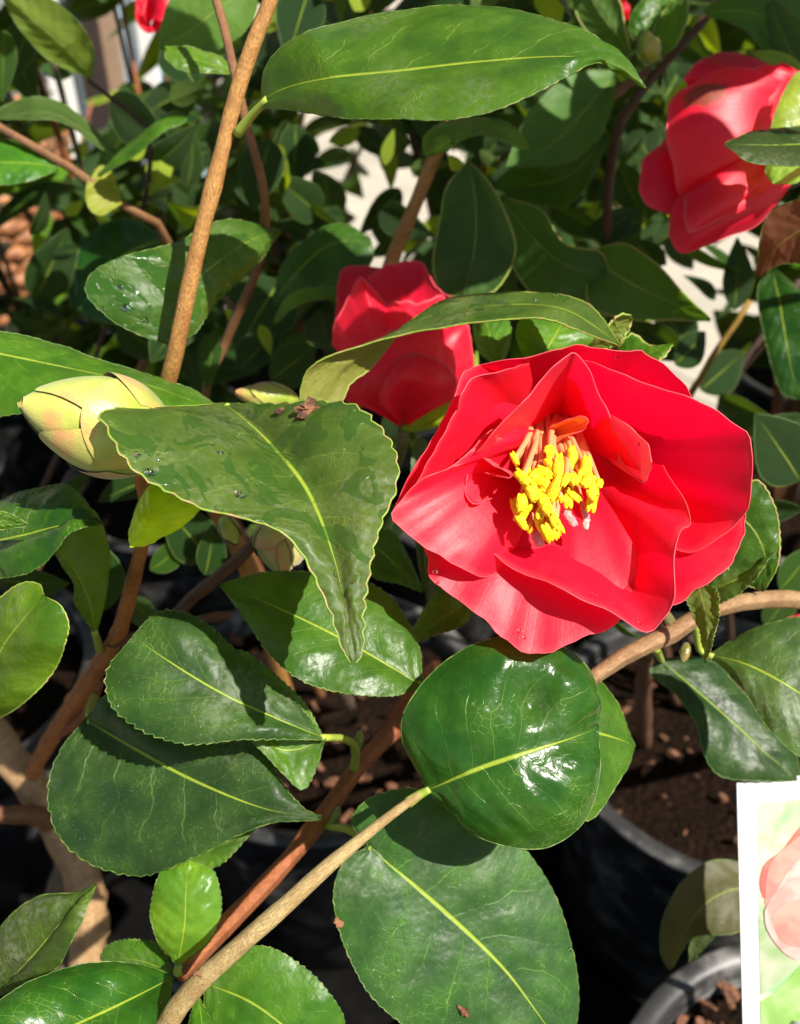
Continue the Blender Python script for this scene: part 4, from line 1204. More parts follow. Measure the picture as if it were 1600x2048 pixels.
# unseen upper growth added above the frame to shade the background
def shade_crown(pl, key, n, seed, r=0.19, z0=0.63, z1=0.86, ymin=0.27):
    rq = random.Random(seed)
    x, y, _ = POTS[key]
    tips = []
    for b in range(6):
        a = b * 1.05 + rq.uniform(-.3, .3)
        c = Vector((x + r * rq.uniform(.5, 1) * math.cos(a), max(ymin + .02, y + r * rq.uniform(.5, 1) * math.sin(a)), rq.uniform(z0 + .08, z1)))
        m = Vector((x + .05 * math.cos(a), y + .05 * math.sin(a), .48))
        line = crv([Vector((x, y, SOIL)), m, c], 20)
        V, Fc, U = tube_data(line, [0.0035 - 0.002 * q / 19 for q in range(20)], 8, True, .15, seed + b)
        up = [p for p in line if proj(p)[1] < -15]
        if len(up) > 3:
            V, Fc, U = tube_data(up, [0.0030 - 0.0015 * q / len(up) for q in range(len(up))], 8, True, .15, seed + b)
            obj('branch', V, Fc, M['bark'], pl, U, color=BRN, origin=up[0])
        tips.append(line)
    for q in range(n):
        line = tips[q % 6]
        p = line[rq.randrange(11, 20)]
        an = q * 2.4 + rq.uniform(-.3, .3)
        tip = p + Vector((math.cos(an) * .065, math.sin(an) * .065, rq.uniform(-.02, .045)))
        if min(p.z, tip.z) < 0.655 or min(p.y, tip.y) < ymin or proj(tip)[1] > -25 or proj(p)[1] > -25:
            continue
        put_leaf(pl, p, tip, rq.uniform(-25, 25), rq.uniform(1, 1.3), None, (1, 1, 1), nref=Vector((.15, -.25, 1)))
def in_frame_clear(p):
    u, v, dd = proj(p)
    return not (dd < 0.33 and -20 < u < 1620 and -20 < v < 2068)
shade_crown(PA, 'A', 110, 11)
shade_crown(PC, 'C', 110, 12)
shade_crown(PI, 'I', 80, 13)

rq = random.Random(78)  # unseen twig added above the frame to dapple the half-open flowers
ln_ = crv([Vector((.27, .38, .70)), Vector((.22, .31, .72)), Vector((.16, .265, .71)), Vector((.10, .245, .70))], 30)
V, Fc, U = tube_data(ln_, [0.003 - 0.0016 * q / 29 for q in range(30)], 8)
obj('branch', V, Fc, M['bark'], PA, U, color=BRN, origin=ln_[0])
for q in range(9):
    p = ln_[4 + q * 3 if 4 + q * 3 < 30 else 29]
    sgn = 1 if q % 2 else -1
    put_leaf(PA, p, p + Vector((-.03 + .02 * sgn, .03 * sgn, .045)) * 1.15, rq.uniform(-20, 20), 1.15, None, (1, 1, 1), nref=Vector((.47, -.4, .79)))

for (a, c, k, w) in (((1270, 215, .285), (1480, 385, .285), .165, 1.25), ((1330, 200, .285), (1560, 300, .285), .175, .9), ((1490, 105, .31), (1520, 215, .31), .15, .7),
                     ((735, 600, .30), (855, 800, .30), .20, 1.5), ((700, 560, .31), (800, 620, .31), .19, .9)):
    put_leaf(PA, P(*a) + SUN * k, P(*c) + SUN * k, 0, w, 0, (1, 1, 1), nref=SUN)  # unseen leaves added towards the sun to shade the half-open flowers

# ---------------------------------------------------------------- the open flower
def pts(s, d):
    """'u,v u,v ...' with depths interpolated from list d"""
    q = [tuple(float(x) for x in w.split(',')) for w in s.split()]
    return [(a, b, lin(d, i / (len(q) - 1))) for i, (a, b) in enumerate(q)]

def petal2(*a, **k):
    return petal(*a, ruff=.0009, fold_k=.35, **k)

F1 = flower_root(PA, (1118, 878, .246), label='wide open red flower with a tuft of yellow stamens')
B0 = (1118, 872, .246)
# back whorl
petal(F1, B0, pts('930,737 985,724 1050,715 1110,700 1150,692 1210,697 1260,703 1287,700 1320,722 1345,743 1376,783 1400,860', [.222, .219, .218, .216, .216, .218, .220]), .010, .0005)
petal(F1, B0, pts('1000,720 940,736 925,745 905,800 880,850 850,900 825,940 800,990 790,1040 850,1090', [.222, .217, .215, .214, .213, .215, .222]), .002, .0012)
petal(F1, B0, pts('840,1080 857,1120 857,1150 890,1182 955,1226 1004,1275 1047,1304 1095,1304 1160,1276 1236,1240 1300,1150', [.222, .214, .210, .208, .207, .208, .214]), -.006, .0006)
petal(F1, B0, pts('1470,960 1492,1030 1484,1090 1452,1142 1400,1173 1350,1210 1290,1200 1240,1170', [.216, .210, .206, .206, .208, .212]), .006, .0010)
# middle whorl
petal(F1, B0, pts('1060,722 1010,738 940,760 915,812 885,870 850,935 830,985 860,1040', [.219, .210, .207, .206, .207, .215]), .010, .0010)
petal(F1, B0, pts('1150,712 1190,722 1300,765 1400,800 1480,850 1506,868 1514,900 1513,950 1509,992 1490,1040 1430,1086 1385,1105 1330,1090', [.214, .206, .202, .200, .201, .208, .213]), .014, .0020, ruff=.001)
petal(F1, B0, pts('1000,858 965,875 945,898 900,935 850,955 815,985 783,1032 815,1065 850,1096 930,1140 970,1156 1010,1140', [.216, .210, .206, .204, .204, .204, .205, .208, .214]), -.007, .0010)
# front whorl
petal(F1, B0, pts('940,960 955,1030 965,1075 1000,1120 1050,1150 1090,1162 1110,1171 1150,1191 1250,1241 1296,1266 1322,1254 1350,1200 1352,1110 1366,1062 1388,1048 1372,1000 1330,930', [.222, .214, .208, .204, .201, .199, .198, .199, .202, .208, .216]), .012, .0016, ns=64)
petal(F1, (1120, 862, .243), pts('952,905 975,880 1000,850 1050,800 1100,740 1135,711 1149,703 1163,715 1182,742 1202,790 1216,812 1234,860 1262,900 1290,945', [.206, .203, .202, .203, .204, .205, .206, .208, .209, .208, .206]), .006, .0016, ns=64)
# small twisted petals around the stamens
petal(F1, (1190, 880, .236), pts('1218,825 1236,838 1268,858 1296,888 1303,925 1296,955 1288,967 1262,945 1235,905', [.212, .206, .203, .202, .204, .208, .216]), .006, .0005, mat='petaloid', ns=30)
petal(F1, (1040, 925, .234), pts('955,880 972,868 990,856 998,862 985,880 970,890', [.214, .209, .207, .209, .214]), .003, .0004, mat='petaloid', ns=24)
petal(F1, (1050, 945, .234), pts('958,890 968,915 985,930 1005,938 1020,950 1018,957 995,952 970,945', [.213, .208, .206, .206, .210]), .003, .0004, mat='petaloid', ns=26)
petal(F1, (1060, 960, .236), pts('960,930 938,945 930,975 938,1000 955,1008 975,1000 1000,990', [.216, .212, .211, .211, .216]), .006, .0004, ns=28)
petal(F1, (1070, 960, .238), pts('1000,985 975,1010 968,1050 975,1085 1000,1118 1030,1142 1060,1140 1090,1110', [.222, .219, .217, .216, .216, .219]), -.004, .0006, ns=30)
# orange petal-like stamen
petal(F1, (1098, 872, .226), pts('1104,850 1140,838 1160,833 1178,842 1172,850 1168,860 1140,870 1110,886', [.219, .216, .214, .214, .216, .219]), .001, .0, mat='staminode', ns=26, spread=.2, ruff=.0005)

def stamen(flower, base, tip, pale=False, size=1.0, orange=False):
    rnd = random.Random(int(base[0] * 13 + tip[0] * 7 + tip[1]))
    b, t = P(*base), P(*tip)
    m = b.lerp(t, 0.5) - FWD * 0.002 + RIGHT * rnd.uniform(-.0008, .0008)
    pp = crv([b, m, t], 12)
    V, Fc, U = tube_data(pp, [0.00105 - 0.0005 * i / 11 for i in range(12)], 8)
    MI = [0] * len(Fc)
    # two-lobed anther with a crumbly surface
    ax = (pp[-1] - pp[-2]).normalized()
    side = ax.cross(Vector((rnd.uniform(-1, 1), rnd.uniform(-1, 1), rnd.uniform(-1, 1)))).normalized()
    up = side.cross(ax)
    ln = 0.0030 * size * rnd.uniform(0.85, 1.35)
    wd = 0.00135 * size * rnd.uniform(0.85, 1.2)
    tilt = (ax * rnd.uniform(.1, 0.8) + side * rnd.uniform(-.9, .9) - UP * 0.5 + RIGHT * rnd.uniform(-.2, .5)).normalized()
    sx = tilt.cross(-FWD).normalized(); sy = tilt.cross(sx)
    o = len(V)
    nu, nv = 12, 14
    sd = rnd.random() * 30
    for i in range(nu + 1):
        th = math.pi * i / nu
        for k in range(nv):
            ph = 2 * math.pi * k / nv
            dx, dy, dz = math.cos(th), math.sin(th) * math.cos(ph), math.sin(th) * math.sin(ph)
            lob = 1 - 0.30 * math.exp(-(dy / 0.28) ** 2)
            f = (1 + 0.26 * nz((dx * 1.6, dy * 1.6, dz * 1.6), 1.0, sd) + 0.16 * nz((dx * 5, dy * 5, dz * 5), 1.0, sd)) * lob
            V.append(t + tilt * dx * ln * f + sx * dy * wd * f + sy * dz * wd * 0.75 * f)
            U.append((0.3, 0.5))
    for i in range(nu):
        for k in range(nv):
            k2 = (k + 1) % nv
            Fc.append((o + i * nv + k, o + i * nv + k2, o + (i + 1) * nv + k2, o + (i + 1) * nv + k))
            MI.append(1)
    return obj('stamen', V, Fc, [M['filament'], M['anther_pale' if pale else 'anther']], flower, U, MI, origin=b)

AN = [(470, 500), (725, 440), (690, 600), (790, 570), (890, 490), (990, 560), (850, 585), (900, 650), (950, 640), (1040, 715), (1035, 790), (640, 690), (655, 750), (690, 830),
      (775, 820), (860, 800), (520, 820), (570, 800), (530, 890), (520, 960), (690, 900), (750, 930), (770, 970), (670, 1000), (710, 1040), (640, 650), (590, 730), (550, 620), (700, 690), (740, 540), (800, 640), (760, 720)]
rs = random.Random(5)
AN += [(x + rs.uniform(-60, 60), y + rs.uniform(-50, 60)) for (x, y) in AN if y > 560][:24]
for i, (x, y) in enumerate(AN):
    u, v = 900 + x * .275, 780 + y * .275
    bu = 1100 + (u - 1100) * 0.42 + rs.uniform(-14, 14)
    bv = 842 + rs.uniform(-9, 9)
    stamen(F1, (bu, bv, .234), (u, v, .2085 + rs.uniform(-.003, .004) - (v - 950) * 0.00002), size=rs.uniform(.62, 1.0))
for (x, y) in ((500, 910), (640, 1085), (870, 930), (985, 910), (990, 960)):
    u, v = 900 + x * .275, 780 + y * .275
    stamen(F1, (1100 + (u - 1100) * .42, 864, .239), (u, v, .211), pale=True, size=rs.uniform(.6, .8))
for i in range(16):        # bare filaments at the back of the tuft
    u = 1040 + i * 8 + rs.uniform(-4, 4)
    stamen(F1, (1058 + i * 6, 836 + rs.uniform(-5, 8), .234), (u + rs.uniform(-6, 6), 925 + rs.uniform(-22, 24), .219), size=.3)
V, Fc = [], []

# ---------------------------------------------------------------- half-open flower under the arching leaf
F2 = flower_root(PC, (806, 862, .325), label='half-open red flower in a tight cup')
B2 = (806, 858, .322)
petal2(F2, B2, pts('668,690 672,600 678,548 691,532 729,530 772,536 810,560', [.320, .326, .330, .334, .336, .334, .328]), -.004, .002)
petal2(F2, B2, pts('735,560 772,536 800,531 838,527 850,540 861,562 876,585 898,598 905,640', [.336, .335, .333, .331, .328, .324, .320, .316]), -.006, -.003, bead_r=.0003)
petal2(F2, B2, pts('664,690 668,650 676,632 700,590 713,558 721,552 735,566 767,602 795,630 800,680', [.318, .314, .312, .309, .307, .307, .309, .312, .314]), -.010, .001, bead_r=.0003)
petal2(F2, B2, pts('715,690 745,640 765,618 795,600 840,605 880,590 892,600 900,640', [.312, .309, .308, .309, .312, .314]), -.010, .002, bead_r=.0003)
petal2(F2, B2, pts('800,700 830,660 880,645 925,640 940,665 945,700 948,735 935,790', [.302, .300, .300, .302, .306, .312]), -.012, .002, bead_r=.0003)
petal2(F2, B2, pts('690,790 688,765 710,734 742,695 780,660 840,650 895,652 905,700', [.310, .304, .298, .296, .297, .300]), -.014, .002, bead_r=.0003)
petal2(F2, B2, pts('752,810 753,776 772,738 806,711 835,704 874,716 901,737 914,762 905,800', [.300, .296, .291, .288, .287, .289, .294, .300]), -.016, .003, bead_r=.0003)
petal2(F2, B2, pts('690,800 686,770 700,748 725,738 750,755 765,800', [.305, .301, .298, .297, .300]), -.010, .002, bead_r=.0003)
leaf(PC, [(806, 862), (860, 840), (920, 800), (955, 700)], [(800, 858), (850, 820), (905, 770), (953, 700)], [(812, 866), (880, 850), (950, 790), (957, 702)], [.326, .322, .318, .316], 0, 0, name='sepal', col=(3.4, 2.2, .8), teeth=2, tooth=0)
branch(PC, [(806, 862, .326), (800, 910, .345), (770, 960, .38), (700, 1000, .45)], [24, 22, 20, 18], (0.26, 0.25, 0.08), name='flower_stalk', seg=14)

# ---------------------------------------------------------------- half-open flower at the right
F3 = flower_root(PA, (1605, 268, .325), label='large half-open red flower with sunlit patches and a bruised spot')
B3 = (1600, 268, .322)
petal2(F3, B3, pts('1378,150 1390,128 1410,110 1432,103 1453,99 1492,101 1541,123 1580,160', [.322, .322, .324, .326, .328, .328, .326]), -.006, .003, bead_r=.0003)
petal2(F3, B3, pts('1392,180 1378,158 1379,142 1400,118 1425,122 1470,150 1500,190', [.308, .305, .304, .306, .310]), -.008, .003, bead_r=.0003)
petal2(F3, B3, pts('1480,250 1485,200 1498,150 1515,130 1545,125 1575,130 1590,160 1600,200', [.300, .298, .298, .300, .304, .308]), -.010, .002, bead_r=.0003)
petal2(F3, B3, pts('1500,160 1440,130 1395,155 1355,182 1343,230 1344,269 1357,316 1367,376 1400,400 1460,400', [.306, .300, .297, .295, .294, .294, .296, .300, .306]), -.014, .005, mat='petal_bruised', ns=54, bead_r=.0003)
petal2(F3, B3, pts('1360,262 1342,268 1320,288 1294,313 1286,349 1290,391 1316,411 1348,424 1366,400 1372,370', [.316, .312, .308, .306, .306, .308, .312]), -.004, .003, bead_r=.0003)
petal2(F3, B3, pts('1380,360 1352,410 1347,440 1349,468 1363,488 1386,497 1432,478 1480,460 1526,441 1560,405 1588,366', [.300, .296, .294, .294, .296, .300, .306]), -.012, .005, ns=54)
petal2(F3, B3, pts('1400,372 1378,385 1372,410 1375,440 1385,460 1430,440 1500,400 1545,370', [.294, .290, .288, .288, .292, .300]), -.010, .002, bead_r=.0003)
petal2(F3, B3, pts('1590,130 1570,120 1548,128 1530,160 1522,200 1535,216 1570,200 1600,180', [.300, .298, .297, .298, .302]), -.006, .002)
branch(PA, [(1600, 268, .324), (1640, 300, .318), (1680, 360, .325)], [26, 24, 24], (0.26, 0.25, 0.08), name='flower_stalk', seg=10)
# small far flowers
def small_flower(pl, base, spec, lab):
    f = flower_root(pl, base, label=lab)
    for e, d, c in spec:
        petal(f, base, pts(e, d), c, .001, nr=10, ns=24)
    return f
small_flower(PI, (298, 62, .44), [('268,20 275,-20 300,-30', [.43, .43, .43], -.004), ('285,30 300,-30 330,-25 336,10 325,45', [.42, .42, .42], -.006), ('268,15 272,40 290,62 318,58 332,20', [.425, .425, .425], -.004)], 'small red flower closing at the tip of its twig')
small_flower(PA, (1246, 46, .44), [('1228,30 1232,5 1250,-5 1262,15', [.44, .44], -.003), ('1235,40 1240,15 1258,12 1258,40', [.435, .435], -.003)], 'tiny red petal tip behind the long leaf')
small_flower(PA, (1625, 1260, .35), [('1570,1242 1590,1232 1620,1230 1650,1240', [.34, .34], -.003), ('1575,1245 1600,1236 1640,1240', [.335, .335], -.003)], 'red petal tip behind the dusty leaf')

# ---------------------------------------------------------------- buds
bud(PB, (345, 888, .216), (36, 803, .196), .0222, (1.25, 1.15, .9), 7, 'fat pale green flower bud with pinkish scales', 3)
bud(PC, (600, 806, .275), (468, 783, .268), .0085, (1.0, .95, .7), 5, 'small green and pink flower bud', 5)
bud(PB, (560, 1035, .262), (568, 1146, .25), .0150, (1.0, .85, 1.0), 6, 'pale pinkish flower bud hanging below the wet leaf', 8)
bud(PA, (1302, 128, .36), (1292, 60, .352), .0090, (1.15, 1.2, .6), 5, 'yellow-green leaf bud', 9)
bud(PC, (706, 1512, .274), (722, 1458, .268), .0030, (.7, .75, .6), 3, 'slim green leaf bud beside the petiole', 4)
bud(PC, (660, 1650, .272), (680, 1612, .266), .0026, (.5, .55, .4), 3, 'slim dark leaf bud on the reddish branch', 4)
bud(PA, (1375, 1285, .252), (1366, 1325, .25), .0028, (.7, .5, .5), 3, 'tiny reddish green leaf bud', 4)
bud(PB, (445, 1035, .262), (475, 1088, .255), .0055, (.9, .95, .5), 4, 'small green bract tip', 11)

# ---------------------------------------------------------------- smaller leaves seen between the large ones
rl = random.Random(21)
YG, MGN, DK, BL = (5.0, 4.2, 1.2), (1.4, 1.5, 1.0), (.7, .8, .7), (.6, .75, 1.0)  # YG tint puts backlit brightness into the leaf colour
SL = [  # shrub, base, tip, depth, roll, width, proto, colour
    (PC, 618, -20, 575, 110, .40, 10, 1.2, 0, BL), (PC, 520, 60, 590, 10, .42, 200, 1.0, 1, YG), (PC, 700, -30, 640, 60, .43, 150, .9, 2, MGN),
    (PC, 740, -40, 690, 40, .41, 170, 1.0, 1, YG), (PC, 1010, -60, 930, 30, .38, 160, 1.0, 0, MGN), (PA, 1080, -50, 1130, 60, .37, 190, 1.1, 4, YG),
    (PC, 480, 230, 560, 190, .30, 40, .7, 1, MGN), (PC, 540, 280, 500, 420, .40, 20, 1.3, 0, DK), (PC, 590, 250, 600, 380, .44, -30, 1.2, 1, DK),
    (PC, 650, 330, 560, 300, .46, 60, 1.0, 2, DK), (PC, 720, 260, 650, 290, .47, 190, .7, 0, YG), (PC, 770, 330, 790, 260, .42, 200, .9, 3, YG),
    (PC, 690, 440, 620, 410, .45, 30, 1.2, 5, DK), (PC, 760, 420, 850, 470, .44, 10, 1.1, 1, DK), (PC, 820, 340, 900, 320, .42, 200, .8, 1, MGN),
    (PC, 560, 560, 470, 700, .42, 10, 1.5, 4, DK), (PC, 520, 700, 600, 640, .43, 20, 1.2, 0, DK), (PC, 600, 700, 660, 640, .42, 60, 1.0, 3, (.9, .95, .9)),
    (PC, 540, 760, 640, 690, .36, 20, 1.5, 0, DK), (PC, 480, 740, 560, 640, .39, -20, 1.2, 1, DK), (PC, 520, 650, 545, 710, .36, 190, .9, 1, YG),
    (PC, 570, 680, 640, 680, .38, 30, .8, 2, (1.0, 1.1, 1.0)), (PC, 640, 620, 665, 740, .345, 170, 1.1, 1, DK), (PC, 455, 640, 480, 600, .37, 190, .9, 2, YG),
    (PC, 430, 660, 410, 780, .34, 20, .8, 0, MGN), (PC, 380, 620, 300, 720, .41, 20, 1.3, 0, DK), (PI, 240, 640, 330, 740, .44, 30, 1.3, 1, DK),
    (PI, 60, 470, 120, 420, .46, 60, 1.0, 2, DK), (PI, 70, 600, 140, 460, .48, 20, 1.2, 0, DK), (PI, 120, 640, 20, 560, .47, 40, .7, 1, DK), (PI, 100, 430, 60, 500, .48, 30, .8, 1, YG),
    (PI, 20, 620, 80, 690, .45, 30, 1.0, 5, DK), (PI, 160, 500, 90, 500, .46, 30, 1.1, 2, DK), (PI, 150, 560, 210, 650, .44, 10, 1.2, 1, DK),
    (PI, 220, 200, 340, 300, .42, 30, 1.2, 0, DK), (PI, 290, 290, 240, 330, .41, 190, .9, 1, YG), (PI, 330, 300, 300, 390, .42, 190, .9, 0, YG), (PI, 300, 330, 390, 300, .42, 40, 1.1, 2, DK),
    (PI, 390, 170, 330, 60, .40, 20, 1.3, 4, BL), (PI, 400, 230, 320, 210, .42, 30, 1.3, 0, BL), (PI, 420, 300, 330, 350, .44, 10, 1.3, 1, BL), (PI, 240, 420, 180, 400, .43, 190, .8, 1, YG),
    (PI, 60, 40, 20, 160, .40, 30, 1.2, 0, DK), (PI, 30, 90, 60, 210, .42, 20, 1.3, 1, DK), (PI, 10, 60, 0, 200, .36, 20, .9, 0, MGN),
    (PI, 340, 200, 410, 170, .40, 190, 1.3, 1, (1.3, 1.4, .8)), (PI, 130, 430, 170, 400, .42, 170, 1.0, 0, YG),
    (PA, 960, 300, 1000, 340, .40, 180, .9, 0, MGN), (PA, 930, 330, 870, 320, .36, 190, .7, 1, YG), (PA, 1240, 330, 1280, 440, .44, 20, 1.1, 0, DK), (PA, 1290, 260, 1230, 330, .45, 30, 1.0, 1, DK),
    (PA, 1330, 230, 1380, 150, .42, 190, .7, 0, YG), (PA, 1270, 480, 1330, 560, .42, 20, 1.2, 2, DK), (PA, 1150, 480, 1190, 410, .46, 190, .8, 1, YG), (PA, 1350, 470, 1480, 560, .42, 70, .8, 0, MGN),
    (PA, 1470, 620, 1480, 470, .42, 20, .9, 0, DK), (PA, 1430, 600, 1380, 540, .46, 40, .9, 1, DK), (PA, 1440, 790, 1540, 860, .43, 40, 1.2, 1, DK), (PA, 1400, 780, 1500, 700, .44, 20, 1.2, 0, DK),
    (PA, 1520, 900, 1620, 830, .38, 20, 1.5, 4, DK), (PA, 1420, 860, 1600, 900, .40, 20, 1.3, 0, DK), (PA, 1600, 960, 1520, 830, .33, 20, 1.5, 0, DK), (PA, 1520, 1010, 1620, 1040, .36, 30, 1.2, 1, DK),
    (PA, 1350, 730, 1420, 660, .40, 20, 1.2, 0, DK), (PA, 1290, 650, 1380, 740, .42, 30, 1.3, 1, DK), (PA, 1240, 620, 1310, 700, .44, 20, 1.2, 4, DK), (PA, 1480, 740, 1500, 680, .47, 190, .9, 1, YG),
    (PA, 1560, 1180, 1640, 1090, .34, 20, 1.2, 0, MGN), (PA, 1530, 1250, 1600, 1180, .36, 20, 1.2, 1, MGN), (PA, 1230, 1240, 1290, 1300, .33, 60, .8, 1, MGN),
    (PA, 1190, 480, 1280, 420, .43, 30, 1.2, 0, DK), (PA, 1330, 640, 1250, 560, .45, 30, 1.2, 1, DK), (PA, 1230, 560, 1330, 500, .44, 40, 1.2, 2, DK), (PA, 1380, 700, 1310, 590, .46, 20, 1.3, 0, DK), (PA, 1480, 560, 1400, 470, .47, 60, .6, 0, MGN),
    (PA, 1300, 320, 1250, 210, .46, 20, 1.2, 1, DK), (PA, 1200, 400, 1280, 330, .47, 20, 1.2, 0, DK), (PA, 1330, 60, 1420, 130, .44, 20, 1.3, 0, DK), (PC, 640, 480, 560, 440, .46, 10, 1.2, 0, DK),
    (PB, 300, 960, 200, 990, .33, 20, 1.2, 1, DK), (PB, 420, 1120, 330, 1010, .34, 10, 1.4, 0, DK), (PB, 410, 1150, 440, 1040, .32, 20, 1.2, 1, DK), (PB, 300, 1140, 400, 1080, .33, 20, 1.0, 2, MGN),
    (PB, 260, 1200, 320, 1260, .34, 20, 1.2, 0, MGN), (PB, 210, 1220, 180, 1060, .31, 20, 1.3, 0, DK), (PB, 0, 1160, 130, 1180, .30, 20, 1.3, 1, DK), (PB, 80, 1010, 200, 940, .36, 40, .6, 0, DK),
    (PB, 500, 1050, 540, 1100, .30, 180, 1.0, 1, MGN), (PB, 340, 1900, 300, 1960, .25, 40, .9, 1, DK), (PC, 800, 1010, 760, 1100, .33, 20, 1.2, 0, DK), (PC, 780, 820, 830, 930, .36, 20, 1.2, 1, DK),
]
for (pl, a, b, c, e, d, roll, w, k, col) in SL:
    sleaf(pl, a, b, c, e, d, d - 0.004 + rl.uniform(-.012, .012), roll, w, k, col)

# ---------------------------------------------------------------- shrubs standing behind
GAPS = [(608, 240, 650, 268), (665, 275, 700, 325), (716, 360, 750, 405), (530, 430, 590, 450), (1415, 475, 1475, 540), (1565, 730, 1600, 800), (1315, 105, 1335, 135), (1250, 262, 1280, 285), (55, 240, 160, 320), (122, 340, 158, 430), (115, 100, 175, 235), (200, 60, 325, 170), (0, 410, 80, 600), (335, 255, 395, 285)]
def in_gap(u, v, m=8):
    return any(a - m < u < c + m and b - m < v < e + m for (a, b, c, e) in GAPS)
LABS = ['background camellia shrub before the wicker planter', 'background camellia shrub right of the wicker planter', 'background camellia shrub behind the half-open cup-shaped flower',
        'background camellia shrub behind the large bruised red flower', 'background camellia shrub beyond the dark maroon leaf',
        'far camellia shrub before the glazed partition', 'far camellia shrub beside the glazed partition', 'far camellia shrub on the pale concrete behind the tall tan stem',
        'far camellia shrub on the open concrete edge', 'far camellia shrub at the end of the last row of pots',
        'unseen camellia shrub added right of the mulched pot for shade', 'unseen camellia shrub added left of the scuffed pot rim to block sky']  # last two are unseen shrubs added to block sun and sky
rf_ = random.Random(404)
for q in range(230):
    u, v = rf_.uniform(330, 1420), rf_.uniform(-20, 560)
    a = rf_.uniform(0, 2 * math.pi); ln = rf_.uniform(95, 150)
    d0 = rf_.uniform(.43, .56)
    u1, v1 = u + math.cos(a) * ln, v + math.sin(a) * ln * .8
    if in_gap(u, v, 14) or in_gap(u1, v1, 14) or in_gap((u + u1) / 2, (v + v1) / 2, 14):
        continue
    t = rf_.uniform(.6, 1.2)
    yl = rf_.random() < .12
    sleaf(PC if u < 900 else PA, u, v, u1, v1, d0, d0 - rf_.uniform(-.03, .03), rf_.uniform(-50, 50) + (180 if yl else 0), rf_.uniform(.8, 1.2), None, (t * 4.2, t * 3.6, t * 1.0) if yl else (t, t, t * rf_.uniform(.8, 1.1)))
def back_shrub(i, x, y, h, nb, nl, seed):
    rnd = random.Random(seed)
    if y < 0.9:
        pot(x, y, 'black pot of the ' + LABS[i], chips=0)
    else:
        pot(x, y, 'black pot of the ' + LABS[i], chips=0)
    pl = empty('camellia_shrub', (x, y, SOIL), LABS[i], 'shrub', 'potted camellia shrubs')
    for b in range(nb):
        a = rnd.uniform(0, 2 * math.pi)
        lean = rnd.uniform(0.04, 0.20)
        hh = h * rnd.uniform(0.65, 1.05)
        p0 = Vector((x + 0.01 * math.cos(a), y + 0.01 * math.sin(a), SOIL))
        p1 = p0 + Vector((lean * 0.35 * math.cos(a), lean * 0.35 * math.sin(a), hh * 0.5))
        p2 = p0 + Vector((lean * math.cos(a + .3), lean * math.sin(a + .3), hh))
        line = crv([p0, p1, p2], 16)
        V, Fc, U = tube_data(line, [0.0038 - 0.0022 * q / 15 for q in range(16)], 8, True, .15, seed + b)
        obj('branch', V, Fc, M['bark'], pl, U, color=rnd.choice([BRN, RED, GRY, (0.36, 0.2, 0.09)]), origin=p0)
        n = nl // nb
        for q in range(n):
            f = 0.22 + 0.78 * (q + rnd.random() * 0.6) / n
            s = f * 15
            k = min(14, int(s))
            p = line[k].lerp(line[k + 1], min(1, s - k))
            an = q * 2.4 + rnd.uniform(-.4, .4)
            dr = Vector((math.cos(an), math.sin(an), rnd.uniform(-0.35, 0.75))).normalized()
            ln = rnd.uniform(0.05, 0.082)
            tip = p + dr * ln
            c = proj(p.lerp(tip, 0.55)); e = proj(tip); g0 = proj(p)
            if (y < 0.6 and -60 < e[0] < 1660) or c[2] < 0.40 or e[2] < 0.36 or in_gap(*c[:2]) or in_gap(*e[:2]) or in_gap(*g0[:2], m=-10):
                continue
            if y > 0.6 and min(c[0], e[0]) > 2150 or y > 0.6 and (max(c[0], e[0]) < -600):
                continue
            t = rnd.uniform(.75, 1.35)
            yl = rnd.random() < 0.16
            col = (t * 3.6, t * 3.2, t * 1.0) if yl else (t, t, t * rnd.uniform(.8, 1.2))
            put_leaf(pl, p, tip, rnd.uniform(-35, 35), rnd.uniform(.85, 1.25), None, col, nref=Vector((rnd.uniform(-.5, .6), rnd.uniform(-.6, .3), 1)))
HS = [.50, .56, .68, .78, .74, .40, .48, .58, .36, .60, .36, .40]  # nearer row raised so its unseen tops shade the background
for i, (x, y, _) in enumerate(BACK):
    back_shrub(i, x, y, HS[i], 10 if y < 0.9 else 8, 290 if y < 0.9 else 200, 100 + i * 17)

# ---------------------------------------------------------------- white picture label
LT, LR_, LB = P(1474, 1566, .290), P(1720, 1538, .290), P(1487, 2120, .262)
LN = (LR_ - LT).cross(LB - LT).normalized()
if LN.dot(CAM - LT) < 0:
    LN = -LN
def onlab(u, v, off=0.0):
    r = P(u, v, 1.0) - CAM
    k = (LT - CAM).dot(LN) / r.dot(LN)
    return CAM + r * k + LN * off
lab = empty('plant_label', P(1600, 2180, .33), 'white plastic plant label printed with a pink flower', 'plant label')
def slab(name, q, th, mat, parent, off=0.0):
    top = [onlab(a, b, off) for a, b in q]
    bot = [p - LN * th for p in top]
    n = len(q)
    Fc = [tuple(range(n)), tuple(range(2 * n - 1, n - 1, -1))] + [(i, i + n, (i + 1) % n + n, (i + 1) % n) for i in range(n)]
    a = (top[1] - top[0]).cross(top[2] - top[1])
    if a.dot(LN) < 0:
        Fc = [tuple(reversed(f)) for f in Fc]
    return obj(name, top + bot, Fc, mat, parent, smooth=False)
def print_mat(name, a, b, sc):
    t = NT(name)
    tc, oi, vec = t.coords()
    n = t.noise(vec, sc, 3, 0.5, 0.6)
    t.put(t.b.inputs['Base Color'], t.mix(t.step(n, 0.35, 0.65), a, b))
    t.b.inputs['Roughness'].default_value = 0.6
    t.b.inputs['Specular IOR Level'].default_value = 0.15
    return t.m
MLW = principled('white_label_plastic', (0.66, 0.66, 0.66), 0.6, 0.15).m
card = slab('card', [(1474, 1566), (1720, 1538), (1735, 2110), (1488, 2130)], .0007, MLW, lab)
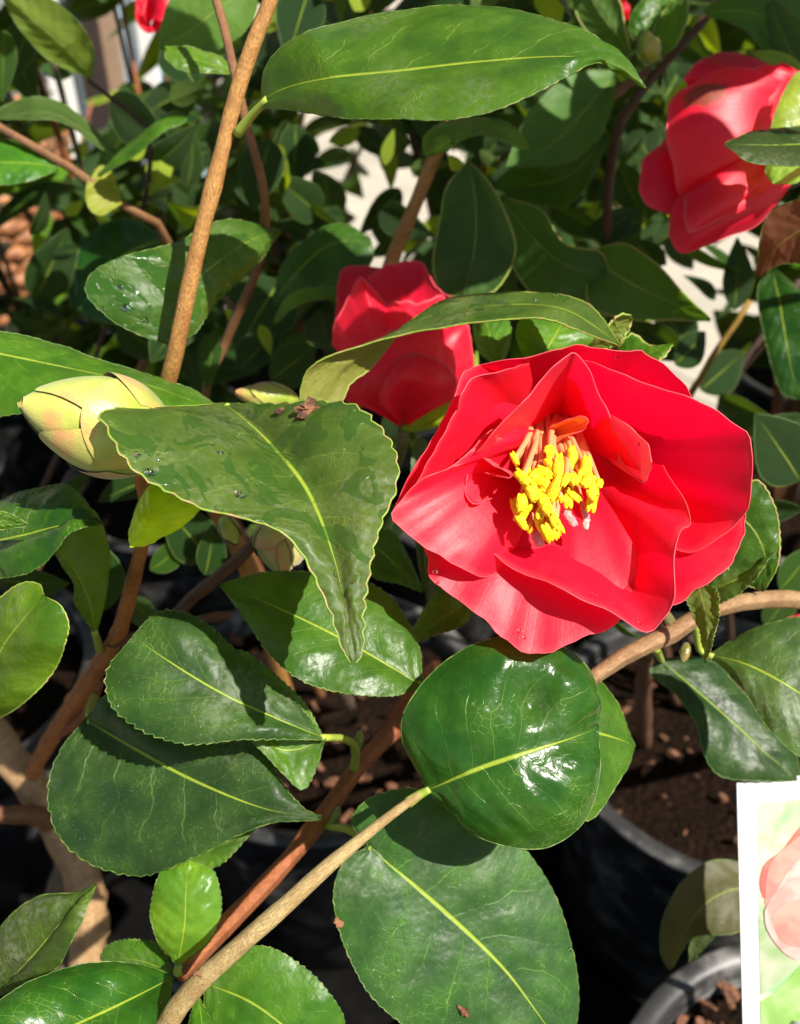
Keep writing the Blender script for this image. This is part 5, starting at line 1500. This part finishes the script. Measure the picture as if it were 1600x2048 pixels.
slab('printed_picture', [(1514, 1606), (1690, 1590), (1700, 2090), (1521, 2100)], .0001, print_mat('print_pale_ground', (0.50, 0.52, 0.36), (0.20, 0.42, 0.17), 60), lab, .00012)
slab('printed_leaf', [(1520, 2002), (1550, 1985), (1600, 1930), (1690, 1900), (1698, 2080), (1522, 2092)], .0001, print_mat('print_green', (0.16, 0.30, 0.06), (0.30, 0.44, 0.17), 90), lab, .00024)
slab('printed_leaf', [(1516, 1830), (1540, 1860), (1575, 1900), (1600, 1920), (1560, 1965), (1520, 1990)], .0001, print_mat('print_grey_green', (0.20, 0.30, 0.13), (0.36, 0.36, 0.27), 90), lab, .00020)
PK = [((0.46, 0.08, 0.07), (0.52, 0.15, 0.12)), ((0.52, 0.16, 0.13), (0.56, 0.25, 0.20)), ((0.50, 0.22, 0.19), (0.58, 0.36, 0.32)), ((0.55, 0.12, 0.09), (0.62, 0.22, 0.16))]
PP = ['1518,1765 1524,1735 1540,1716 1560,1705 1590,1665 1620,1635 1660,1625 1690,1640 1690,1760 1600,1840 1540,1800 1524,1795',
      '1530,1790 1534,1745 1548,1715 1575,1690 1610,1665 1650,1660 1680,1690 1680,1780 1600,1880 1535,1820',
      '1536,1800 1555,1775 1580,1735 1610,1710 1650,1700 1680,1720 1690,1800 1640,1880 1560,1850',
      '1528,1820 1545,1790 1575,1765 1620,1745 1680,1760 1692,1850 1660,1905 1610,1920 1575,1912 1545,1880 1530,1850',
      '1540,1835 1560,1812 1590,1800 1630,1800 1660,1830 1640,1880 1600,1895 1560,1880']
for i, s in enumerate(PP):
    q = [tuple(float(x) for x in w.split(',')) for w in s.split()]
    q = [(p.x, p.y) for p in crv([(a, b, 0) for a, b in q] + [(q[0][0], q[0][1], 0)], 40)][:-1]
    slab('printed_petal', q, .00008, print_mat('print_pink', *PK[(i + 0) % 4 if i < 3 else (2 if i == 3 else 1)], 120), lab, .00034 + i * .0001)
pp = [onlab(1600, 2060, -.001), onlab(1602, 2200, -.001), Vector((0.19, 0.125, SOIL - 0.03))]
V, Fc, U = tube_data(crv(pp, 12), [0.0035] * 12, 8)
obj('stake', V, Fc, MLW, lab, U)

# ---------------------------------------------------------------- crumbs and drops lying on things
def chip(u, v, d, size, lab_, seed):
    rnd = random.Random(seed)
    V, Fc = [], []
    for q in range(3):
        v_, f_ = chip_data(P(u + rnd.uniform(-4, 4), v + rnd.uniform(-2, 2), d), size * rnd.uniform(.6, 1), rnd)
        o = len(V); V += v_; Fc += [tuple(i + o for i in g) for g in f_]
    o = obj('bark_chip', V, Fc, M['chip'], None, smooth=False)
    tag(o, lab_, 'bark chip', 'bark crumbs lying on leaves')
bvh = None
CHIPS = [(616, 821, .0050, 'splintered brown bark chip on the top edge of the wet leaf'), (564, 826, .0028, 'small pale bark chip lying on the wet leaf'),
         (929, 2022, .0030, 'brown bark crumb lying on the large dusty leaf'), (679, 1845, .0034, 'pale bark flake on the margin of the large dusty leaf'),
         (397, 1948, .0024, 'tiny bark crumb beside the straw-coloured branch')]
dg = bpy.context.evaluated_depsgraph_get()
bpy.context.view_layer.update()
def hit(u, v):
    dg = bpy.context.evaluated_depsgraph_get()
    r = (P(u, v, 1.0) - CAM).normalized()
    ok, loc, n, i, ob, m = scene.ray_cast(dg, CAM + r * 0.02, r)
    if not ok:
        return None
    if n.dot(r) > 0: n = -n
    return loc, n, ob
for i, (u, v, s, l) in enumerate(CHIPS):
    hh = hit(u, v)
    if hh:
        q = hh[0] + hh[1] * s * 0.15
        chip(*proj(q), s, l, i + 3)
# a heap of bark on the soil of the pot beside the label
rnd = random.Random(9)
V, Fc = [], []
hx, hy = POTS['D'][0] - 0.055, POTS['D'][1] + 0.062
for q in range(60):
    a, r = rnd.uniform(0, 6.28), 0.024 * math.sqrt(rnd.random())
    cpt = Vector((hx + r * math.cos(a), hy + r * math.sin(a), SOIL + 0.004 + 0.018 * (1 - r / 0.024) * rnd.random()))
    v_, f_ = chip_data(cpt, rnd.choice((.005, .007, .009)), rnd)
    o = len(V); V += v_; Fc += [tuple(i + o for i in g_) for g_ in f_]
hp = obj('bark_heap', V, Fc, M['chip'], None, smooth=False)
tag(hp, 'small heap of reddish bark crumbs on the soil beside the white picture label', 'bark', kind='stuff')
# water drops
wt = principled('water', (1, 1, 1), 0.02)
wt.b.inputs['Transmission Weight'].default_value = 1.0
wt.b.inputs['IOR'].default_value = 1.33
V, Fc = [], []
DR = [(1278, 888, .0008), (1236, 715, .0008), (1150, 1180, .0004), (1185, 1188, .0006), (1195, 1193, .0005), (1160, 1178, .0004), (1268, 1240, .0006), (1278, 1247, .0007), (1040, 1262, .0007), (1050, 1275, .0006), (1035, 1275, .0005),
      (870, 1145, .0008), (875, 1165, .0006), (1140, 1898, .0009), (153, 2000, .0006), (1070, 600, .0010), (1005, 605, .0009), (1110, 590, .0008), (275, 910, .0010), (300, 945, .0014), (480, 990, .0016), (440, 905, .0010), (670, 1150, .0007), (680, 1163, .0007), (705, 1165, .0005),
      (240, 575, .0011), (250, 615, .0013), (208, 618, .0008), (290, 640, .0013)]
for (u, v, r) in DR:
    r *= 0.75
    hh = hit(u, v)
    if not hh:
        continue
    loc, n, ob = hh
    x = n.cross(Vector((0.1, 0.9, 0.3))).normalized(); y = n.cross(x)
    o = len(V)
    for i in range(6):
        th = math.pi / 2 * i / 5
        for k in range(14):
            ph = 2 * math.pi * k / 14
            V.append(loc + (x * math.cos(ph) * 1.15 + y * math.sin(ph)) * r * math.cos(th) + n * (r * 0.55 * math.sin(th) + 0.00002))
    for i in range(5):
        for k in range(14):
            k2 = (k + 1) % 14
            Fc.append((o + i * 14 + k, o + i * 14 + k2, o + (i + 1) * 14 + k2, o + (i + 1) * 14 + k))
    Fc.append(tuple(o + k for k in range(13, -1, -1)))
if V:
    w = obj('water_drops', V, Fc, wt.m, None)
    tag(w, 'scattered clear water drops on leaves and petals', 'water', kind='stuff')
